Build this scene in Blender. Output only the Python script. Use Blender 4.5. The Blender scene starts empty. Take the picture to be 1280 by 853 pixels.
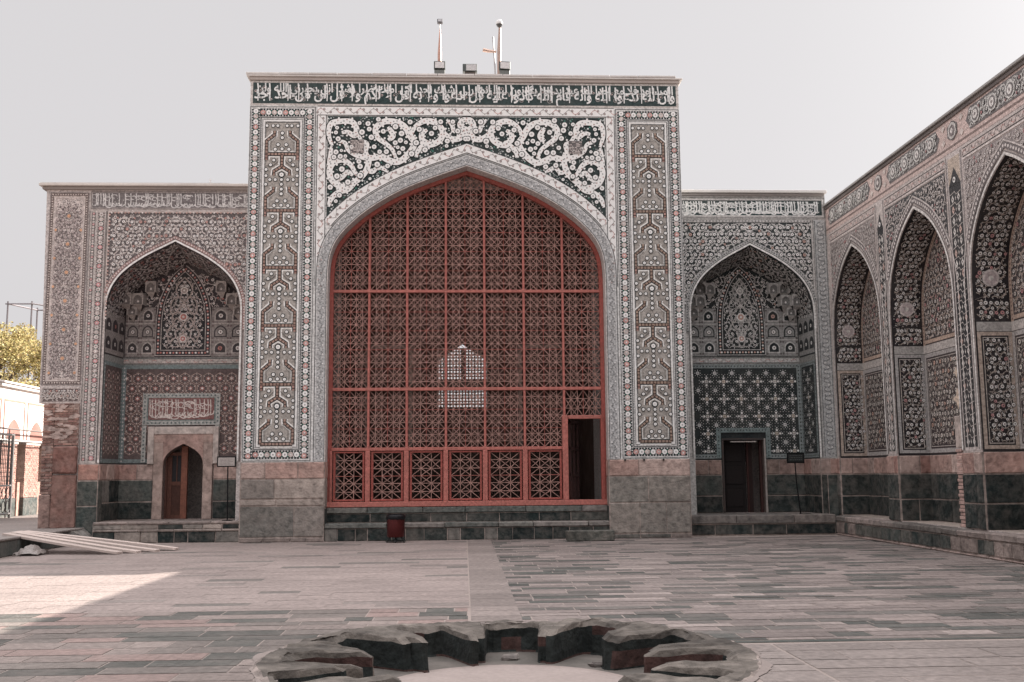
import bpy, math, random
from mathutils import Vector, noise
from mathutils.geometry import tessellate_polygon
rnd = random.Random(7)
sc = bpy.context.scene
COL = sc.collection
R = math.radians

# ------------------------------------------------------------------ camera (solved from the photograph)
F, YAW, PITCH, ROLL = 1293.716, -0.0465719, 0.1281055, -0.0087329
CAM = Vector((5.35952, -25.3063, 1.56139))
cyw, syw, cpt, spt = math.cos(YAW), math.sin(YAW), math.cos(PITCH), math.sin(PITCH)
FW = Vector((-syw*cpt, cyw*cpt, spt)); r0 = Vector((cyw, syw, 0)); u0 = r0.cross(FW)
RT = math.cos(ROLL)*r0 + math.sin(ROLL)*u0
UP = -math.sin(ROLL)*r0 + math.cos(ROLL)*u0
def fac(px, py, Y=0.0):
    """survey point on the vertical plane at depth Y -> (x, z) in metres"""
    d = FW + RT*((px-640)/F) - UP*((py-426.5)/F)
    t = (Y-CAM.y)/d.y
    p = CAM + d*t
    return (p.x, p.z)

# ------------------------------------------------------------------ materials
MATS = {}
def base_mat(name, rough=0.8, mosaic=0.0, nscale=30., namt=0.25, wear=0.0, wearcol=(.36, .31, .28), wscale=1.3, bump=0.0, bscale=60., metallic=0., spec=.3, col=None, stain=0.0, gain=1.0):
    m = bpy.data.materials.new(name); m.use_nodes = True
    nt = m.node_tree; N = nt.nodes; Lk = nt.links
    b = N['Principled BSDF']; b.inputs['Roughness'].default_value = rough; b.inputs['Metallic'].default_value = metallic
    b.inputs['Specular IOR Level'].default_value = spec
    geo = N.new('ShaderNodeNewGeometry')
    if col is None:
        at = N.new('ShaderNodeAttribute'); at.attribute_name = 'Col'; src = at.outputs['Color']
    else:
        c = N.new('ShaderNodeRGB'); c.outputs[0].default_value = (*col, 1); src = c.outputs[0]
    n1 = N.new('ShaderNodeTexNoise'); n1.inputs['Scale'].default_value = nscale; n1.inputs['Detail'].default_value = 6
    Lk.new(geo.outputs['Position'], n1.inputs['Vector'])
    mr = N.new('ShaderNodeMapRange'); mr.inputs[1].default_value = .25; mr.inputs[2].default_value = .75
    mr.inputs[3].default_value = gain*(1-namt); mr.inputs[4].default_value = gain*(1+namt)
    Lk.new(n1.outputs['Fac'], mr.inputs[0])
    mul = N.new('ShaderNodeVectorMath'); mul.operation = 'SCALE'
    Lk.new(src, mul.inputs[0]); Lk.new(mr.outputs[0], mul.inputs['Scale'])
    out = mul.outputs[0]
    if mosaic > 0:
        vo = N.new('ShaderNodeTexVoronoi'); vo.inputs['Scale'].default_value = 27; Lk.new(geo.outputs['Position'], vo.inputs['Vector'])
        sp = N.new('ShaderNodeSeparateColor'); Lk.new(vo.outputs['Color'], sp.inputs[0])
        mv = N.new('ShaderNodeMapRange'); mv.inputs[3].default_value = 1-mosaic; mv.inputs[4].default_value = 1+mosaic*.7
        Lk.new(sp.outputs[0], mv.inputs[0])
        m4 = N.new('ShaderNodeVectorMath'); m4.operation = 'SCALE'; Lk.new(out, m4.inputs[0]); Lk.new(mv.outputs[0], m4.inputs['Scale']); out = m4.outputs[0]
    if wear > 0:
        n2 = N.new('ShaderNodeTexNoise'); n2.inputs['Scale'].default_value = wscale; n2.inputs['Detail'].default_value = 8
        n2.inputs['Roughness'].default_value = .65
        Lk.new(geo.outputs['Position'], n2.inputs['Vector'])
        m2 = N.new('ShaderNodeMapRange'); m2.inputs[1].default_value = .42; m2.inputs[2].default_value = .72
        m2.inputs[3].default_value = 0; m2.inputs[4].default_value = wear
        Lk.new(n2.outputs['Fac'], m2.inputs[0])
        mx = N.new('ShaderNodeMix'); mx.data_type = 'RGBA'
        Lk.new(m2.outputs[0], mx.inputs[0]); Lk.new(out, mx.inputs[6]); mx.inputs[7].default_value = (*wearcol, 1)
        out = mx.outputs[2]
    if stain > 0:
        n3 = N.new('ShaderNodeTexNoise'); n3.inputs['Scale'].default_value = .55; n3.inputs['Detail'].default_value = 9
        n3.inputs['Roughness'].default_value = .7
        Lk.new(geo.outputs['Position'], n3.inputs['Vector'])
        m3 = N.new('ShaderNodeMapRange'); m3.inputs[1].default_value = .35; m3.inputs[2].default_value = .7
        m3.inputs[3].default_value = 1+stain*.4; m3.inputs[4].default_value = 1-stain
        Lk.new(n3.outputs['Fac'], m3.inputs[0])
        ms = N.new('ShaderNodeVectorMath'); ms.operation = 'SCALE'
        Lk.new(out, ms.inputs[0]); Lk.new(m3.outputs[0], ms.inputs['Scale']); out = ms.outputs[0]
    mn = N.new('ShaderNodeVectorMath'); mn.operation = 'MINIMUM'; mn.inputs[1].default_value = (.80, .79, .775)
    Lk.new(out, mn.inputs[0]); Lk.new(mn.outputs[0], b.inputs['Base Color'])
    if bump > 0:
        nb = N.new('ShaderNodeTexNoise'); nb.inputs['Scale'].default_value = bscale; nb.inputs['Detail'].default_value = 8
        Lk.new(geo.outputs['Position'], nb.inputs['Vector'])
        bp = N.new('ShaderNodeBump'); bp.inputs['Strength'].default_value = 1; bp.inputs['Distance'].default_value = bump
        Lk.new(nb.outputs['Fac'], bp.inputs['Height']); Lk.new(bp.outputs[0], b.inputs['Normal'])
    MATS[name] = m
    return m
base_mat('glazed_tile', rough=.55, mosaic=.30, nscale=34, namt=.14, wear=.12, wearcol=(.36, .33, .31), wscale=1.1, bump=.004, bscale=45, stain=.10, spec=.15, gain=1.36)
base_mat('stone', .85, 0, 9, .5, wear=.45, wearcol=(.21, .175, .155), wscale=4.5, bump=.02, bscale=18, stain=.35)
base_mat('basin_stone', .9, 0, 7, .5, wear=.03, wearcol=(.30, .25, .22), wscale=2.6, bump=.03, bscale=14, stain=.3)
base_mat('paving', .85, 0, 14, .30, wear=.4, wearcol=(.22, .182, .166), wscale=2.4, bump=.012, bscale=22, stain=.22, gain=.56)
base_mat('sand', .95, 0, 24, .1, wear=.35, wearcol=(.22, .18, .165), wscale=.5, bump=.01, bscale=40, col=(.30, .25, .225), stain=.12)
base_mat('plaster', .9, 0, 20, .1, wear=.25, wearcol=(.38, .32, .29), wscale=2, bump=.006, bscale=30, stain=.12)
base_mat('wood', .6, 0, 18, .3, wear=.30, wearcol=(.16, .09, .065), wscale=4, bump=.006, bscale=50)
base_mat('dark_wood', .7, 0, 18, .3)
base_mat('metal', .4, 0, 30, .15, metallic=.6)
base_mat('plastic', .35, 0, 30, .2, bump=.01, bscale=25)
base_mat('leaf', .6, 0, 8, .3)
base_mat('glass', .1, 0, 10, .05)

def vary(r, c, a):
    k = r.uniform(1-a, 1+a); return tuple(q*k for q in c)
def srgb(r, g, b):
    f = lambda c: ((c/255+.055)/1.055)**2.4 if c > 10 else c/255/12.92
    return (f(r), f(g), f(b))

# palettes (albedo)
WHT = (.78, .765, .75); GRY = (.34, .335, .33); DK = (.012, .020, .021); DK2 = (.032, .036, .038)
BEI = (.40, .35, .31); TAN = (.27, .185, .15); PNK = (.42, .25, .23); GRN = (.03, .12, .09); CRM = (.55, .50, .46)
LGR = (.50, .495, .485)

class MB:
    def __init__(s): s.v = []; s.f = []; s.c = []
    def poly(s, pts, col):
        i = len(s.v); s.v.extend(pts); s.f.append(tuple(range(i, i+len(pts)))); s.c.append(col)
    def box(s, x0, x1, y0, y1, z0, z1, col, bev=0, jit=0, rot=0, org=None):
        j = lambda: rnd.uniform(-jit, jit) if jit else 0
        i = len(s.v)
        if bev:
            xs = (x0, x0+bev, x1-bev, x1); ys = (y0, y0+bev, y1-bev, y1); zs = (z0, z0+bev, z1-bev, z1)
            # 24 verts: three per corner
            idx = {}
            for a in (0, 1):
                for b in (0, 1):
                    for c in (0, 1):
                        X = (xs[0], xs[1]) if a == 0 else (xs[3], xs[2])
                        Y = (ys[0], ys[1]) if b == 0 else (ys[3], ys[2])
                        Z = (zs[0], zs[1]) if c == 0 else (zs[3], zs[2])
                        dj = (j(), j(), j())
                        for k, q in enumerate(((X[0], Y[1], Z[1]), (X[1], Y[0], Z[1]), (X[1], Y[1], Z[0]))):
                            idx[(a, b, c, k)] = len(s.v); s.v.append((q[0]+dj[0], q[1]+dj[1], q[2]+dj[2]))
            def F4(*k): s.f.append(tuple(idx[q] for q in k)); s.c.append(col)
            for a in (0, 1): F4((a, 0, 0, 0), (a, 1, 0, 0), (a, 1, 1, 0), (a, 0, 1, 0))
            for b in (0, 1): F4((0, b, 0, 1), (1, b, 0, 1), (1, b, 1, 1), (0, b, 1, 1))
            for c in (0, 1): F4((0, 0, c, 2), (1, 0, c, 2), (1, 1, c, 2), (0, 1, c, 2))
            for a in (0, 1):
                for b in (0, 1): F4((a, b, 0, 0), (a, b, 0, 1), (a, b, 1, 1), (a, b, 1, 0))
                for c in (0, 1): F4((a, 0, c, 0), (a, 0, c, 2), (a, 1, c, 2), (a, 1, c, 0))
            for b in (0, 1):
                for c in (0, 1): F4((0, b, c, 1), (0, b, c, 2), (1, b, c, 2), (1, b, c, 1))
            for a in (0, 1):
                for b in (0, 1):
                    for c in (0, 1): F4((a, b, c, 0), (a, b, c, 1), (a, b, c, 2))
        else:
            for x in (x0, x1):
                for y in (y0, y1):
                    for z in (z0, z1): s.v.append((x+j(), y+j(), z+j()))
            for q in ((0, 1, 3, 2), (4, 6, 7, 5), (0, 4, 5, 1), (2, 3, 7, 6), (0, 2, 6, 4), (1, 5, 7, 3)):
                s.f.append(tuple(i+k for k in q)); s.c.append(col)
        if rot:
            o = Vector(org) if org else Vector(((x0+x1)/2, (y0+y1)/2, 0)); cr, sr = math.cos(rot), math.sin(rot)
            for k in range(i, len(s.v)):
                x, y, z = s.v[k]; dx, dy = x-o.x, y-o.y
                s.v[k] = (o.x+dx*cr-dy*sr, o.y+dx*sr+dy*cr, z)
    def tube(s, pts, r, col, n=8):
        pts = [Vector(p) for p in pts]; rings = []
        for k, p in enumerate(pts):
            d = (pts[min(k+1, len(pts)-1)]-pts[max(k-1, 0)]).normalized()
            a = d.orthogonal().normalized() if abs(d.z) > .9 else d.cross(Vector((0, 0, 1))).normalized()
            b = d.cross(a); rr = r[k] if isinstance(r, (list, tuple)) else r
            rings.append(len(s.v))
            for q in range(n):
                t = 2*math.pi*q/n; s.v.append(tuple(p+a*math.cos(t)*rr+b*math.sin(t)*rr))
        for k in range(len(rings)-1):
            for q in range(n):
                s.f.append((rings[k]+q, rings[k]+(q+1) % n, rings[k+1]+(q+1) % n, rings[k+1]+q)); s.c.append(col)
        s.f.append(tuple(rings[0]+q for q in range(n))); s.c.append(col)
        s.f.append(tuple(rings[-1]+q for q in range(n))); s.c.append(col)
    def lathe(s, prof, cx, cy, n, col, cols=None):
        rings = []
        for (r, z) in prof:
            rings.append(len(s.v))
            for q in range(n):
                t = 2*math.pi*q/n; s.v.append((cx+r*math.cos(t), cy+r*math.sin(t), z))
        for k in range(len(rings)-1):
            for q in range(n):
                s.f.append((rings[k]+q, rings[k]+(q+1) % n, rings[k+1]+(q+1) % n, rings[k+1]+q)); s.c.append(cols[k] if cols else col)
    def build(s, name, mat, parent=None, smooth=False):
        me = bpy.data.meshes.new(name)
        me.from_pydata([tuple(v) for v in s.v], [], s.f)
        at = me.color_attributes.new('Col', 'FLOAT_COLOR', 'CORNER')
        buf = []
        for f, c in zip(s.f, s.c): buf.extend((c[0], c[1], c[2], 1.0)*len(f))
        at.data.foreach_set('color', buf)
        me.materials.append(MATS[mat])
        if smooth: me.polygons.foreach_set('use_smooth', [True]*len(me.polygons))
        me.update()
        o = bpy.data.objects.new(name, me); COL.objects.link(o)
        if parent is not None:
            o.parent = parent; o.matrix_parent_inverse = parent.matrix_world.inverted() if False else parent.matrix_parent_inverse
            if parent.type == 'EMPTY' or True:
                w = Vector((0, 0, 0)); p = parent
                while p: w += p.location; p = p.parent
                o.location = -w
        return o
def thing(name, label, cat, loc=(0, 0, 0), group=None):
    o = bpy.data.objects.new(name, None); COL.objects.link(o); o.location = loc; o.empty_display_size = .2
    o['label'] = label; o['category'] = cat
    if group: o['group'] = group
    return o
def tag(o, label=None, cat=None, group=None, kind=None):
    if label: o['label'] = label
    if cat: o['category'] = cat
    if group: o['group'] = group
    if kind: o['kind'] = kind
    return o

# ------------------------------------------------------------------ inlaid patterns: flat pieces set proud of a wall
class Inlay(MB):
    def __init__(s, P, base=.004): super().__init__(); s.P = P; s.n = 0; s.base = base
    def h(s, lay):
        s.n += 1; return s.base + lay*.0035 + (s.n % 400)*6e-6
    def pg(s, uv, col, lay=1):
        h = s.h(lay); s.poly([s.P(u, v, h) for u, v in uv], col)
    def rect(s, a, b, c, d, col, lay=0): s.pg([(a, c), (b, c), (b, d), (a, d)], col, lay)
    def disc(s, u, v, r, col, lay=1, n=7, rot=None, sy=1):
        rot = rnd.random()*6 if rot is None else rot
        s.pg([(u+r*math.cos(rot+2*math.pi*k/n), v+r*sy*math.sin(rot+2*math.pi*k/n)) for k in range(n)], col, lay)
    def dia(s, u, v, a, b, col, lay=1): s.pg([(u-a, v), (u, v-b), (u+a, v), (u, v+b)], col, lay)
    def rib(s, pts, w, col, lay=1):
        h = s.h(lay); n = len(pts); L = []
        for k, (x, y) in enumerate(pts):
            a = pts[max(k-1, 0)]; b = pts[min(k+1, n-1)]
            dx, dy = b[0]-a[0], b[1]-a[1]; l = math.hypot(dx, dy) or 1
            ww = (w[k] if isinstance(w, list) else w)/2
            L.append(((x-dy/l*ww, y+dx/l*ww), (x+dy/l*ww, y-dx/l*ww)))
        for k in range(n-1):
            s.poly([s.P(*L[k][0], h), s.P(*L[k][1], h), s.P(*L[k+1][1], h), s.P(*L[k+1][0], h)], col)
    def frame(s, a, b, c, d, w, col, lay=1):
        s.rect(a, b, c, c+w, col, lay); s.rect(a, b, d-w, d, col, lay)
        s.rect(a, a+w, c+w, d-w, col, lay); s.rect(b-w, b, c+w, d-w, col, lay)
    def flower(s, u, v, r, pal, lay=2, ring=True):
        if ring: s.disc(u, v, r*1.28, pal['ring'], lay, 8)
        s.disc(u, v, r, pal['w'] if rnd.random() > pal.get('pp', .12) else pal['p'], lay+1, 8)
        s.disc(u, v, r*.42, pal['c'], lay+2, 5)

def catmull(pts, sub=6):
    out = []; n = len(pts)
    for i in range(n-1):
        p0, p1, p2, p3 = pts[max(i-1, 0)], pts[i], pts[i+1], pts[min(i+2, n-1)]
        for k in range(sub):
            t = k/sub
            out.append(tuple(.5*((2*p1[j])+(-p0[j]+p2[j])*t+(2*p0[j]-5*p1[j]+4*p2[j]-p3[j])*t*t+(-p0[j]+3*p1[j]-3*p2[j]+p3[j])*t**3) for j in (0, 1)))
    out.append(tuple(pts[-1])); return out
PF_WING = [(1, 0), (1, .06), (.985, .2), (.935, .35), (.85, .485), (.735, .6), (.59, .705), (.41, .81), (.21, .905), (0, 1)]
PF_IWAN = [(1, 0), (1, .15), (.992, .3), (.965, .4), (.92, .48), (.845, .565), (.735, .66), (.6, .75), (.45, .83), (.25, .912), (0, 1)]
PF_WALL = [(1, 0), (.995, .15), (.965, .3), (.90, .45), (.79, .58), (.64, .71), (.45, .83), (.24, .92), (0, 1)]
def arch(c, hw, zs, za, pf=PF_WING, sub=4):
    """springing left -> apex -> springing right"""
    h = catmull(pf, sub)
    L = [(c-x*hw, zs+z*(za-zs)) for x, z in h]
    return L + [(2*c-x, z) for x, z in reversed(L[:-1])]
def offset(pts, d):
    out = []; n = len(pts)
    for k, (x, y) in enumerate(pts):
        a = pts[max(k-1, 0)]; b = pts[min(k+1, n-1)]
        dx, dy = b[0]-a[0], b[1]-a[1]; l = math.hypot(dx, dy) or 1
        m = 1.
        if 0 < k < n-1:
            e1 = (x-a[0], y-a[1]); e2 = (b[0]-x, b[1]-y); l1 = math.hypot(*e1) or 1; l2 = math.hypot(*e2) or 1
            cosv = (e1[0]*e2[0]+e1[1]*e2[1])/l1/l2; m = 1/max(.6, math.sqrt((1+cosv)/2))
        out.append((x-dy/l*d*m, y+dx/l*d*m))
    return out
def arch_h(pts):
    """height of the arch curve at x"""
    def f(x):
        for k in range(len(pts)-1):
            a, b = pts[k], pts[k+1]
            if a[0] <= x <= b[0] and b[0] > a[0]: return a[1]+(b[1]-a[1])*(x-a[0])/(b[0]-a[0])
        return -99
    return f
def band(I, A, B, col, lay):
    h = I.h(lay)
    for k in range(len(A)-1): I.poly([I.P(*A[k], h), I.P(*A[k+1], h), I.P(*B[k+1], h), I.P(*B[k], h)], col)
def sheet(M, P, outer, holes, col, h=0):
    loops = [[Vector((u, v, 0)) for u, v in outer]]+[[Vector((u, v, 0)) for u, v in hl] for hl in holes]
    flat = [q for l in loops for q in l]
    for t in tessellate_polygon(loops): M.poly([P(flat[k].x, flat[k].y, h) for k in t], col)
def along(pts, step, start=0):
    out = []; acc = -start
    for k in range(len(pts)-1):
        a, b = pts[k], pts[k+1]; l = math.hypot(b[0]-a[0], b[1]-a[1])
        while acc+l >= step if False else (l > 0 and acc + l >= 0):
            t = -acc/l
            if t > 1: break
            out.append((a[0]+(b[0]-a[0])*t, a[1]+(b[1]-a[1])*t, math.atan2(b[1]-a[1], b[0]-a[0])))
            acc -= step
        acc += l
    return out

PAL_A = dict(ring=DK, w=WHT, p=PNK, c=GRY, leaf=LGR, rib=(.36, .355, .35), bg=DK, line=LGR)                 # portal: crisp
PAL_L = dict(ring=(.07, .055, .055), w=(.62, .575, .55), p=(.42, .24, .21), c=(.2, .15, .14), leaf=(.36, .31, .29), rib=(.46, .41, .385), bg=(.095, .075, .075), line=(.42, .37, .35), pp=.16)
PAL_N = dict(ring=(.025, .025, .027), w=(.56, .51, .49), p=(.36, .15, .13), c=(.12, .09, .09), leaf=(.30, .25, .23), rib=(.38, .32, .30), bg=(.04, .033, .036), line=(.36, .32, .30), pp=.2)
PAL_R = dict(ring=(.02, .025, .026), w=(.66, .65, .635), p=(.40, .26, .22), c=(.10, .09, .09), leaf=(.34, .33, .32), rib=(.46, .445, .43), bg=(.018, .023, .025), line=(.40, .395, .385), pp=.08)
PAL_W = dict(ring=(.018, .02, .022), w=(.60, .58, .56), p=(.42, .22, .22), c=(.10, .08, .08), leaf=(.26, .225, .20), rib=(.31, .265, .235), bg=(.022, .020, .022), line=(.36, .33, .31), pp=.10)

def floral(I, a, b, c, d, inside, pal, Rr=.26, wr=.022, seed=1, sym=None, lay=1, dens=1., fl=.058):
    """spiralling arabesque: vine spirals, buds and rosettes spread through a region"""
    r = random.Random(seed); step = Rr*1.62
    rows = int((d-c)/(step*.87))+2; cols = int((b-a)/step)+2
    def put(mir):
        r.seed(seed)
        for i in range(rows):
            for j in range(-cols, cols+1):
                cu = a+(j+(i % 2)*.5)*step; cv = c+i*step*.87
                ru, rv, ph = r.uniform(-.1, .1)*Rr, r.uniform(-.1, .1)*Rr, r.uniform(0, 6.28)
                cu += ru; cv += rv
                if sym is not None and cu > sym+Rr*.3: continue
                if cu < a-Rr or cu > b+Rr: continue
                sg = 1 if (i+j) % 2 else -1
                m = (lambda q: (2*sym-q[0], q[1])) if mir else (lambda q: q)
                pts = []; n = 16
                for k in range(n+1):
                    t = k/n; rad = Rr*(1-.68*t); th = ph+sg*t*6.6
                    q = m((cu+rad*math.cos(th), cv+rad*math.sin(th)))
                    if inside(*q): pts.append(q)
                    else:
                        if len(pts) > 2: I.rib(pts, wr, pal['rib'], lay)
                        pts = []
                    if k % 3 == 1 and k < n-2 and inside(*q):
                        q2 = m((cu+(rad+Rr*.17)*math.cos(th+.18*sg), cv+(rad+Rr*.17)*math.sin(th+.18*sg)))
                        if inside(*q2): I.disc(q2[0], q2[1], Rr*.085, pal['leaf'] if k % 2 else pal['w'], lay+1, 5)
                    if k % 5 == 3:
                        q2 = m((cu+(rad-Rr*.2)*math.cos(th), cv+(rad-Rr*.2)*math.sin(th)))
                        if inside(*q2): I.dia(q2[0], q2[1], Rr*.07, Rr*.13, pal['w'], lay+1)
                if len(pts) > 2: I.rib(pts, wr, pal['rib'], lay)
                q = m((cu, cv)); 
                if all(inside(q[0]+fl*dx, q[1]+fl*dy) for dx, dy in ((1, 0), (-1, 0), (0, 1), (0, -1))): I.flower(q[0], q[1], fl, pal, lay+2)
                for (ou, ov) in ((step*.5, 0), (step*.25, step*.44)):
                    q = m((cu+ou+r.uniform(-.02, .02), cv+ov))
                    f2 = fl*r.uniform(.6, .85)
                    if all(inside(q[0]+f2*dx, q[1]+f2*dy) for dx, dy in ((1, 0), (-1, 0), (0, 1), (0, -1))): I.flower(q[0], q[1], f2, pal, lay+2)
    put(False)
    if sym is not None: put(True)

def rosette_strip(I, u, v0, v1, w, pal, vertical=True, r=None, step=None, bg=DK, frames=True):
    r = r or w*.36; step = step or w*1.02
    tr = (lambda a, b: (a, b)) if vertical else (lambda a, b: (b, a))
    pt = lambda lst: [tr(*q) for q in lst]
    I.pg(pt([(u-w/2, v0), (u+w/2, v0), (u+w/2, v1), (u-w/2, v1)]), bg, 0)
    n = max(1, round((v1-v0)/step)); st = (v1-v0)/n
    for k in range(n):
        v = v0+(k+.5)*st
        q = tr(u, v)
        c = pal['w'] if k % 2 else (pal['p'] if k % 4 == 0 else (.42, .36, .34))
        I.disc(q[0], q[1], r, c, 2, 8); I.disc(q[0], q[1], r*.35, pal['c'] if k % 2 else LGR, 3, 5)
        for s_ in (-1, 1):
            q = tr(u+s_*w*.40, v+st*.5); I.dia(q[0], q[1], w*.09, w*.09, pal['w'], 1)
            q = tr(u+s_*w*.22, v+st*.5); I.dia(q[0], q[1], w*.07, w*.12, GRN if k % 3 else pal['leaf'], 1)
            q = tr(u+s_*w*.42, v); I.dia(q[0], q[1], w*.05, w*.14, pal['leaf'], 1)

def scroll_path(I, pts, w, step=.17, bg=WHT, dot=(.15, .14, .14), lay=0, edge=DK2, line=True):
    """pale band with a wavy vine and rosettes following a path"""
    A = offset(pts, w/2); B = offset(pts, -w/2)
    band(I, A, B, bg, lay)
    for e in (A, B): I.rib(e, .016, edge, lay+1)
    P_ = along(pts, step, 0)
    for k, (x, y, a) in enumerate(P_):
        s_ = 1 if k % 2 else -1; nx, ny = -math.sin(a), math.cos(a); tx, ty = math.cos(a), math.sin(a)
        cx, cy = x+nx*s_*w*.17, y+ny*s_*w*.17
        I.disc(cx, cy, w*.135, dot, lay+2, 8); I.disc(cx, cy, w*.085, (.42, .34, .32), lay+3, 6)
        wv = [(x+tx*step*t+nx*(-s_)*w*.25*math.sin(t*math.pi), y+ty*step*t+ny*(-s_)*w*.25*math.sin(t*math.pi)) for t in (0, .25, .5, .75, 1)]
        I.rib(wv, .013, (.26, .25, .24) if k % 3 else (.40, .20, .18), lay+1)
        I.dia(x+tx*step*.5-nx*s_*w*.3, y+ty*step*.5-ny*s_*w*.3, w*.07, w*.07, (.2, .19, .18), lay+2)

def lines(I, a, b, c, d, specs):
    """nested rectangular frame lines: specs = [(inset, width, colour)]"""
    for k, (ins, w, col) in enumerate(specs): I.frame(a+ins, b-ins, c+ins, d-ins, w, col, 1+k % 2)

def script_strokes(I, a, b, c, d, col, seed=3, bg=None, lay=1, w=.024, dens=1.):
    """dense interlaced lettering too worn to read: uprights, bowls, ligature loops, points"""
    r = random.Random(seed); H = d-c; u = a+.04
    if bg: I.rect(a, b, c, d, bg, lay-1)
    while u < b-.08:
        k = r.random()
        if k < .5:
            I.rib([(u, c+H*r.uniform(.1, .25)), (u+.004, c+H*.6), (u-.01, c+H*.93)], [w*1.1, w, w*1.3], col, lay)
        if k > .25:
            cv = c+H*r.uniform(.18, .36); rr = H*r.uniform(.13, .2)
            I.rib([(min(max(u+rr*1.2*math.cos(t), a), b), cv+rr*math.sin(t)) for t in [r.uniform(2.6, 3.4)+x*.55 for x in range(7)]], w*1.1, col, lay)
        if k > .55:
            cv = c+H*r.uniform(.55, .75); rr = H*.12
            I.rib([(min(max(u+rr*1.6*math.cos(t), a), b), cv+rr*math.sin(t)) for t in [x*.7 for x in range(8)]], w*.8, col, lay)
        I.disc(min(u+.03, b-.01), c+H*r.uniform(.1, .9), w*.5, col, lay, 4)
        u += r.uniform(.05, .10)/dens

# arabic shaping with presentation forms (isolated, final, initial, medial)
AF = {}
def _af(ch, base, n): AF[ch] = [chr(base+k) for k in range(n)]
for ch, b_, n_ in (('ا', 0xFE8D, 2), ('ب', 0xFE8F, 4), ('ت', 0xFE95, 4), ('ج', 0xFE9D, 4), ('ح', 0xFEA1, 4), ('د', 0xFEA9, 2), ('ر', 0xFEAD, 2), ('س', 0xFEB1, 4),
                   ('ش', 0xFEB5, 4), ('ض', 0xFEBD, 4), ('ع', 0xFEC9, 4), ('ق', 0xFED5, 4), ('ك', 0xFED9, 4), ('ل', 0xFEDD, 4), ('م', 0xFEE1, 4), ('ن', 0xFEE5, 4),
                   ('ه', 0xFEE9, 4), ('و', 0xFEED, 2), ('ي', 0xFEF1, 4), ('ف', 0xFED1, 4), ('ى', 0xFEEF, 2), ('§', 0xFEFB, 2)): _af(ch, b_, n_)
def shape(word):
    word = word.replace('لا', '§'); out = []; prev = False
    for i, ch in enumerate(word):
        fm = AF[ch]; nxt = i < len(word)-1 and len(fm) == 4
        k = (3 if nxt else 1) if prev else (2 if nxt else 0)
        out.append(fm[k]); prev = len(fm) == 4
    return ''.join(reversed(out))
def text_mesh(s, bold=.012):
    cu = bpy.data.curves.new('t', 'FONT'); cu.body = s; cu.resolution_u = 2; cu.offset = bold
    o = bpy.data.objects.new('t', cu); COL.objects.link(o)
    dg = bpy.context.evaluated_depsgraph_get(); dg.update()
    e = o.evaluated_get(dg); m = e.to_mesh()
    V = [(v.co.x, v.co.y) for v in m.vertices]; Fc = [tuple(p.vertices) for p in m.polygons]
    e.to_mesh_clear(); bpy.data.objects.remove(o); bpy.data.curves.remove(cu)
    return V, Fc
def lettering(I, words, a, b, z0, em, col, lay=2, tall=1.0):
    s = ' '.join(shape(w) for w in reversed(words))
    V, Fc = text_mesh(s, .024)
    x0 = min(v[0] for v in V); x1 = max(v[0] for v in V); k = (b-a)/(x1-x0)
    h = I.h(lay)
    base = len(I.v)
    I.v.extend(I.P(a+(x-x0)*k, z0+y*em*(tall if y > .25 else 1.0)+(0 if y <= .25 else -.25*em*(tall-1)), h) for x, y in V)
    for f in Fc: I.f.append(tuple(base+q for q in f)); I.c.append(col)

# ------------------------------------------------------------------ stone courses
PINKS = [(.40, .25, .215), (.46, .33, .29), (.35, .20, .17), (.44, .29, .25), (.48, .36, .32)]
DARKS = [(.022, .031, .030), (.014, .023, .023), (.038, .045, .042), (.075, .077, .070), (.026, .033, .031)]
GREYS = [(.35, .295, .262), (.26, .23, .208), (.39, .33, .295), (.16, .15, .137), (.30, .258, .23)]
MORT = (.36, .295, .265)
def courses(M, P, a, b, rows, seed, depth=.012, mort=MORT):
    """rows: (z0, z1, palette, block length)"""
    r = random.Random(seed)
    zlo = min(q[0] for q in rows); zhi = max(q[1] for q in rows)
    M.poly([P(a, zlo, .001), P(b, zlo, .001), P(b, zhi, .001), P(a, zhi, .001)], mort)
    for (z0, z1, pal, ln) in rows:
        u = a
        while u < b-.02:
            l = ln*r.uniform(.55, 1.45)
            e = u+l
            if e > b-ln*.4: e = b
            c = r.choice(pal); k = r.uniform(.85, 1.15); c = tuple(x*k for x in c)
            g = r.uniform(.006, .012); dp = depth*r.uniform(.6, 1.6)+.003; bv = .012
            A = [(u+g, z0+g), (e-g, z0+g), (e-g, z1-g), (u+g, z1-g)]
            A = [(x+r.uniform(-.006, .006), y+r.uniform(-.005, .005)) for x, y in A]
            cu, cv = (u+e)/2, (z0+z1)/2
            Bf = [(x+(bv if x < cu else -bv), y+(bv if y < cv else -bv)) for x, y in A]
            for k2 in range(4):
                k3 = (k2+1) % 4
                M.poly([P(*A[k2], .001), P(*A[k3], .001), P(*Bf[k3], dp), P(*Bf[k2], dp)], c)
            # front face diced so that chips and blotches can vary
            M.poly([P(*q, dp) for q in Bf], c)
            u = e

PF0 = lambda u, v, h: (u, -h, v)                  # portal face, Y = 0
YL, YLB = .6, 1.9                                 # left wing face / back of its niche
YR, YRB = 1.1, 2.2
XR, XRB = 14.95, 15.66                            # right wall face / back of its niches
PL = lambda u, v, h: (u, YL-h, v)
PLB = lambda u, v, h: (u, YLB-h, v)
PR = lambda u, v, h: (u, YR-h, v)
PRB = lambda u, v, h: (u, YRB-h, v)
PW = lambda u, v, h: (XR-h, -u, v)
PWB = lambda u, v, h: (XRB-h, -u, v)

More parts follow.
